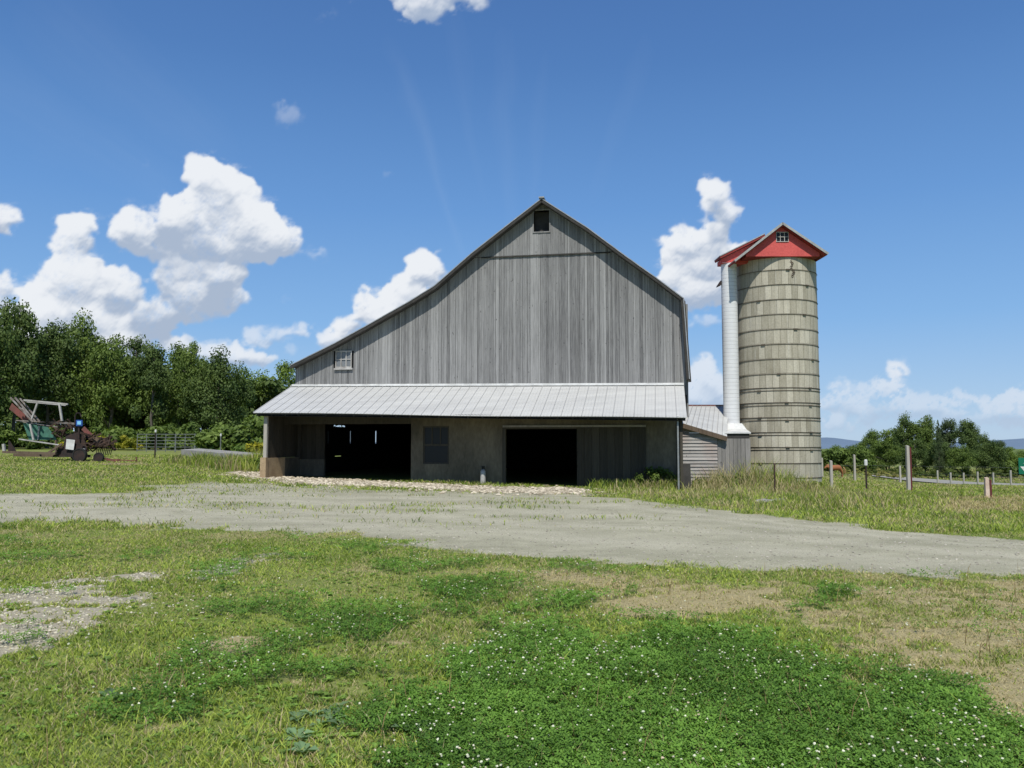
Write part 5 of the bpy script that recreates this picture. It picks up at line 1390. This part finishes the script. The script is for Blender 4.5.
undergrowth('hedgerow', [(760, 872, 443, 445, 135, 150, 110), (996, 1060, 455, 454, 140, 150, 50)], 'low green hedge line behind the horse pasture', GREENS[0], .26, 190)
undergrowth('roadside_scrub', [(840, 1060, 463, 470, 124, 134, 170)], 'weedy scrub at the foot of the far trees', (np.array([.05, .09, .02]), np.array([.15, .17, .04])), .14, 110, .6)
undergrowth('yellow_weeds', [(842, 900, 468, 471, 108, 118, 46)], 'yellowed tall weeds behind the grazing horse', (np.array([.18, .19, .05]), np.array([.33, .30, .09])), .1, 90, .5)
undergrowth('reed_clump', [(690, 720, 481, 475, 31.0, 31.6, 26), (716, 745, 474, 476, 30.6, 31.3, 40), (745, 820, 484, 487, 30.6, 32, 60)], 'lush weeds and grasses at the foot of shed and silo', (np.array([.09, .13, .03]), np.array([.24, .28, .08])), .05, 120, 1.0)

# ------------------------------------------------------------------ hills
def hill_mat():
    m = NT('hazy_hill'); n = m.noise(m.coord(), .004, 6, .6)
    return m.base(m.mix(n, (.125, .180, .255), (.165, .225, .30)), 1., 0, 0)  # blue distance haze put into the base colour
hmat = hill_mat()
X = np.linspace(-1, 1.1, 260); Yh = 3800.
rows_ = []
base_h = lambda u: 2 + 10 * fbm(u * 14 + 5, u * 0, 55, 4) + 24 * np.exp(-((u - .378) / .035) ** 2) + 20 * np.exp(-((u - .64) / .07) ** 2)
for d, f in ((0, 0), (250, .55), (600, 1), (1400, .8), (2400, 0)):
    rows_.append(np.stack([X * (Yh + d), np.full_like(X, Yh + d), -30 + f * (30 + base_h(X))], -1))
V = np.concatenate(rows_); n = len(X); q_ = np.array([(r_ * n + i, r_ * n + i + 1, (r_ + 1) * n + i + 1, (r_ + 1) * n + i) for r_ in range(4) for i in range(n - 1)])
tag(mesh_np('hills', V, [q_], hmat, smooth=True), 'low blue hazy hills on the horizon', 'hills', kind='structure')

# ------------------------------------------------------------------ clouds: distant sky dome section with cloud cover
def cloud_dome():
    az = np.radians(np.linspace(-42, 42, 1000)); el = np.radians(np.linspace(-1.5, 35, 470))
    AZ, EL = np.meshgrid(az, el)
    dx = np.sin(AZ) * np.cos(EL); dy = np.cos(AZ) * np.cos(EL); dz = np.sin(EL)
    fw_ = dy * cp + dz * sp; upc = -dy * sp + dz * cp
    X = 512 + F * dx / fw_; Y = 384 - F * upc / fw_        # angular cloud map units
    BL = [ # cx, cy, rx, ry, strength
     (205, 185, 24, 30, 1), (200, 165, 16, 14, 1), (225, 195, 34, 26, 1), (185, 218, 36, 28, 1), (235, 225, 40, 32, 1), (270, 238, 30, 24, 1), (132, 228, 26, 22, 1), (150, 240, 26, 18, 1), (212, 245, 56, 20, 1), (285, 245, 18, 13, .8),
     (200, 285, 44, 30, 1), (175, 275, 24, 24, 1), (225, 300, 24, 18, .9), (190, 310, 34, 14, .9),
     (76, 232, 22, 24, 1), (68, 252, 18, 26, 1), (75, 285, 40, 34, 1), (45, 292, 26, 22, 1), (110, 300, 34, 34, 1), (95, 325, 50, 26, 1), (150, 320, 34, 18, 1), (60, 320, 50, 24, 1), (20, 320, 30, 18, .9), (70, 345, 90, 20, .9),
     (0, 220, 26, 16, 1), (-30, 216, 28, 22, 1), (2, 285, 16, 18, 1), (-30, 300, 40, 34, 1),
     (180, 345, 22, 10, .8), (240, 358, 36, 10, .8), (265, 335, 26, 12, .55), (295, 328, 20, 8, .6), (305, 325, 10, 6, .6), (210, 352, 40, 10, .7), (292, 350, 16, 7, .35), (290, 300, 12, 6, .25), (318, 252, 16, 10, .35),
     (425, 272, 22, 22, 1), (432, 260, 13, 12, 1), (400, 292, 22, 16, 1), (366, 302, 16, 18, 1), (380, 315, 26, 20, 1), (345, 328, 16, 16, .9), (335, 340, 22, 12, .8), (410, 305, 30, 22, 1),
     (716, 195, 17, 19, .95), (728, 214, 15, 15, .8), (706, 212, 10, 18, .6), (722, 190, 12, 14, .8),
     (682, 250, 24, 26, 1), (705, 262, 30, 30, 1), (675, 275, 20, 22, 1), (714, 240, 18, 18, 1), (700, 290, 34, 18, 1), (742, 270, 22, 30, 1),
     (705, 368, 14, 16, .7), (705, 385, 26, 18, .7), (700, 320, 24, 8, .4), (700, 400, 40, 16, .7),
     (898, 370, 13, 12, .8), (886, 383, 18, 9, .65), (842, 385, 13, 9, .6), (858, 392, 30, 7, .5), (955, 392, 16, 7, .5), (920, 397, 34, 7, .5), (985, 401, 32, 8, .55), (1015, 402, 16, 9, .6), (840, 402, 34, 9, .55), (895, 411, 64, 9, .52), (980, 417, 64, 8, .5), (840, 424, 44, 8, .45), (930, 405, 50, 8, .5), (1040, 410, 60, 20, .6),
     (424, 8, 30, 15, .8), (410, 0, 20, 10, .7), (475, 2, 18, 11, .7), (440, -10, 60, 12, .6), (288, 112, 20, 17, .24), (385, 175, 9, 6, .25), (145, 160, 10, 7, .25), (325, 12, 16, 10, .2), (356, 0, 10, 5, .3),
     (-120, 330, 90, 40, 1), (-170, 250, 50, 30, 1), (1120, 380, 60, 30, .8), (1200, 330, 70, 40, .9), (600, 395, 60, 10, .5), (560, 380, 40, 12, .5), (500, 370, 60, 14, .5)]
    wx_ = (fbm(X / 7, Y / 7, 201, 5, .65) - .5) * 12 + (fbm(X / 30, Y / 30, 205, 3) - .5) * 10; wy_ = (fbm(X / 7, Y / 7, 211, 5, .65) - .5) * 10 + (fbm(X / 30, Y / 30, 215, 3) - .5) * 8
    x = X + wx_; y = Y + wy_
    rc = np.random.default_rng(42)
    puffs = []
    for (cx, cy, rx, ry, s_) in BL:
        n_ = int(14 + rx * ry / 7)
        a_ = rc.random(n_) * 2 * PI; q_ = rc.random(n_) ** .5
        base_r = math.sqrt(rx * ry)
        rr_ = np.clip(base_r * (.07 + .36 * rc.random(n_) ** 1.8) * (1.2 - .6 * q_), 1.6, 13)
        px_ = cx + np.cos(a_) * q_ * np.maximum(rx - rr_ * .4, 1); py_ = cy + np.sin(a_) * q_ * np.maximum(ry - rr_ * .4, 1)
        # bulk sphere height of the blob at that point
        hh = base_r * .55 * np.sqrt(np.clip(1 - q_ ** 2, 0, 1))
        puffs += list(zip(px_, py_, rr_, hh, [s_] * n_))
    H = np.full(X.shape, -4.0); ST = np.zeros(X.shape); cov = np.zeros(X.shape)
    azs = az[1] - az[0]; els = el[1] - el[0]
    for (cx, cy, rr, hh, s_) in puffs:
        u_, v_ = (cx - 512) / F, (384 - cy) / F
        dyy = cp - v_ * sp; dzz = sp + v_ * cp; A0 = math.atan2(u_, dyy); E0 = math.atan2(dzz, math.hypot(u_, dyy))
        k = (rr + 16) / F * 1.25
        i0 = int((A0 - k - az[0]) / azs); i1 = int((A0 + k - az[0]) / azs) + 1; j0 = int((E0 - k - el[0]) / els); j1 = int((E0 + k - el[0]) / els) + 1
        i0, j0 = max(i0, 0), max(j0, 0); i1, j1 = min(i1, X.shape[1]), min(j1, X.shape[0])
        if i1 <= i0 or j1 <= j0: continue
        sl = (slice(j0, j1), slice(i0, i1))
        d = np.hypot(x[sl] - cx, y[sl] - cy) / rr
        h = np.where(d < 1, np.sqrt(np.clip(1 - d * d, 0, 1)) * rr * .8 + hh, -4)
        H[sl] = np.maximum(H[sl], h)
        c_ = np.clip(1.25 - d, 0, 1) * s_ * 1.5
        cov[sl] = 1 - (1 - cov[sl]) * (1 - np.clip(c_, 0, .93))
        ST[sl] = np.maximum(ST[sl], s_ * np.clip(2 - d, 0, 1))
    def blur(a, k):
        for ax_ in (0, 1):
            for _ in range(2):
                c = np.cumsum(np.concatenate([np.repeat(np.take(a, [0], ax_), k + 1, ax_), a, np.repeat(np.take(a, [-1], ax_), k, ax_)], ax_), ax_)
                n_ = a.shape[ax_]; a = (np.take(c, range(2 * k + 1, 2 * k + 1 + n_), ax_) - np.take(c, range(0, n_), ax_)) / (2 * k + 1)
        return a
    cov = blur(cov, 1)
    edge = .6 * fbm(X / 4, Y / 4, 301, 4, .7) + .4 * fbm(X / 15, Y / 12, 305, 4, .6)
    lowc = sstep(Y, 360, 400)
    wisp = fbm(X / 22, Y / 11, 309, 5, .62)
    wide = blur(cov, 4)
    hard = sstep(fbm(X / 30, Y / 30, 315, 2), .35, .6)
    al = sstep(cov + (edge - .5) * (.9 + 1.7 * lowc), .16 - .06 * (1 - hard), .80 + .35 * (1 - hard))
    al2 = .6 * sstep(wide + (wisp - .5) * 2.2 + (edge - .5) * .8, .35, 1.15)
    al = np.maximum(al, al2) * np.clip(blur(ST, 3) * 1.25 - .08, 0, 1)
    Hs = blur(np.maximum(H, 0), 1) + fbm(X / 8, Y / 8, 321, 5, .65) * 6
    Hm = blur(np.maximum(H, 0), 5)
    def lam(Hh, k, lx, ly):
        gy = np.gradient(Hh, axis=0) / np.gradient(Y, axis=0); gx = np.gradient(Hh, axis=1) / np.gradient(X, axis=1)
        return (k * (gy * ly + gx * lx) + 1) / np.sqrt(1 + (k * gx) ** 2 + (k * gy) ** 2)
    l1 = lam(Hs, .5, .25, .8); l2 = lam(Hm, 1.3, .2, 1.0)
    big = blur((cov > .3).astype(float), 11)
    Bup = np.roll(big, -14, 0)                       # cover 14 rows higher up: what lies underneath is shaded
    under = sstep(Bup + (fbm(X / 24, Y / 18, 345, 4) - .5) * .7, .25, 1.1) * sstep(big, .15, .95)
    tone = fbm(X / 38, Y / 30, 341, 3)
    sh = .46 + .36 * (l1 - .9) + .36 * (l2 - .8) + .32 * (1 - under) - .38 * sstep(tone, .40, .65) * under + .05
    c0 = np.array([.40, .485, .625]); c1 = np.array([.84, .87, .915])
    col = c0 + (c1 - c0) * sstep(sh, .12, .88)[..., None]
    haze = sstep(Y, 335, 440)[..., None] * .55
    col = col * (1 - haze) + np.array([.50, .62, .80]) * haze
    # faint cirrus fanning up from behind the barn
    ax = np.arctan2(X - 520, 420 - Y); rr_ = np.hypot(X - 520, 420 - Y)
    ci = np.zeros(X.shape)
    for (a_, w_, r0, r1, k_) in ((-.33, .022, 190, 370, .13), (-.05, .03, 210, 360, .10), (.06, .02, 220, 340, .07), (-.17, .02, 250, 430, .06), (.32, .03, 260, 380, .06), (-.85, .06, 420, 620, .10), (-1.0, .05, 420, 640, .08)):
        ci = np.maximum(ci, k_ * np.exp(-((ax - a_ + (fbm(rr_ / 60, ax * 9, 401, 3) - .5) * .05) / w_) ** 2) * sstep(rr_, r0 - 60, r0 + 30) * (1 - sstep(rr_, r1 - 40, r1 + 60)) * (.5 + fbm(ax * 90, rr_ / 70, 411, 4)))
    ciw = ci[..., None] * (1 - al[..., None])
    ci = ci * .18
    ciw = ci[..., None] * (1 - al[..., None])
    tot = np.clip(al + ci * (1 - al), 0, 1)
    col = np.where((tot > 1e-4)[..., None], (col * al[..., None] + np.array([.75, .83, .93]) * ciw) / np.maximum(tot, 1e-4)[..., None], col)
    Rd = 6500.
    V = np.stack([dx * Rd, dy * Rd, dz * Rd + EYE], -1).reshape(-1, 3)
    na_, ne_ = len(az), len(el); I = np.arange(na_ * ne_).reshape(ne_, na_)
    q_ = np.stack([I[:-1, :-1], I[:-1, 1:], I[1:, 1:], I[1:, :-1]], -1).reshape(-1, 4)
    # drop faces that hold no cloud
    tf = tot.ravel(); keepf = tf[q_].max(1) > .003; q_ = q_[keepf]
    used = np.unique(q_); remap = np.zeros(len(V), np.int64); remap[used] = np.arange(len(used))
    m = NT('cloud'); m.n.remove(m.p)
    em = m.new('ShaderNodeEmission'); m.l.new(m.attr('col', 'Color'), em.inputs[0]); em.inputs[1].default_value = 1.0
    tr = m.new('ShaderNodeBsdfTransparent'); mx = m.new('ShaderNodeMixShader')
    m.l.new(m.attr('cover'), mx.inputs[0]); m.l.new(tr.outputs[0], mx.inputs[1]); m.l.new(em.outputs[0], mx.inputs[2]); m.l.new(mx.outputs[0], m.out.inputs[0])
    try: m.m.cycles.emission_sampling = 'NONE'
    except Exception: pass
    o = mesh_np('sky', V[used], [remap[q_]], m.m, attrs={'col': col.reshape(-1, 3)[used], 'cover': tf[used]}, smooth=True)
    tag(o, 'white cumulus clouds drifting in the deep blue sky', 'sky', kind='structure')
cloud_dome()

# ------------------------------------------------------------------ light, world, camera
SUN_AZ, SUN_EL = math.radians(2), math.radians(55)      # azimuth to the left of straight behind the viewer
dvec = np.array((math.sin(SUN_AZ) * math.cos(SUN_EL), math.cos(SUN_AZ) * math.cos(SUN_EL), -math.sin(SUN_EL)))   # travel direction
from mathutils import Vector
ld = bpy.data.lights.new('sun', 'SUN'); ld.energy = 4.4; ld.angle = math.radians(.53); ld.color = (1, .965, .885)
lo = bpy.data.objects.new('sun', ld); COL.objects.link(lo); lo.rotation_euler = Vector(dvec).to_track_quat('-Z', 'Y').to_euler()
wd_ = bpy.data.worlds.new('World'); scn.world = wd_; wd_.use_nodes = True
wt = wd_.node_tree; bg = wt.nodes['Background']; sk = wt.nodes.new('ShaderNodeTexSky'); sk.sky_type = 'NISHITA'; sk.sun_disc = False
sk.sun_elevation = SUN_EL
# sun position direction = -dvec ; Blender: rotation measured so that dir = (sin r, cos r)
sk.sun_rotation = math.atan2(-dvec[0], -dvec[1])
sk.altitude = 200; sk.air_density = 1.0; sk.dust_density = .3; sk.ozone_density = 2.5
tc = wt.nodes.new('ShaderNodeTexCoord'); sx_ = wt.nodes.new('ShaderNodeSeparateXYZ'); wt.links.new(tc.outputs['Generated'], sx_.inputs[0])
rp = wt.nodes.new('ShaderNodeValToRGB'); e_ = rp.color_ramp.elements
stops_ = [(0.0, (.44, .61, .82)), (.05, (.36, .56, .83)), (.14, (.225, .455, .81)), (.27, (.138, .330, .70)), (.42, (.082, .218, .53)), (.6, (.052, .140, .40)), (1.0, (.03, .10, .34))]
while len(e_) < len(stops_): e_.new(.5)
for i_, (p_, c_) in enumerate(stops_): e_[i_].position = p_; e_[i_].color = c_ + (1,)
wt.links.new(sx_.outputs[2], rp.inputs[0])
sc_ = wt.nodes.new('ShaderNodeVectorMath'); sc_.operation = 'SCALE'; sc_.inputs['Scale'].default_value = 10.0; wt.links.new(rp.outputs[0], sc_.inputs[0])
mxn = wt.nodes.new('ShaderNodeMix'); mxn.data_type = 'RGBA'; mxn.inputs[0].default_value = .85
wt.links.new(sk.outputs[0], mxn.inputs[6]); wt.links.new(sc_.outputs[0], mxn.inputs[7]); wt.links.new(mxn.outputs[2], bg.inputs[0]); bg.inputs[1].default_value = .1

cam = bpy.data.cameras.new('camera'); co = bpy.data.objects.new('camera', cam); COL.objects.link(co)
co.location = (0, 0, EYE); co.rotation_euler = (PI / 2 + PITCH, 0, 0)
cam.sensor_width = 36; cam.lens = F / 1024 * 36; cam.clip_start = .1; cam.clip_end = 20000
scn.camera = co
scn.view_settings.view_transform = 'Standard'; scn.view_settings.look = 'None'; scn.view_settings.exposure = 0
scn.cycles.max_bounces = 6; scn.cycles.transparent_max_bounces = 8; scn.cycles.use_denoising = True
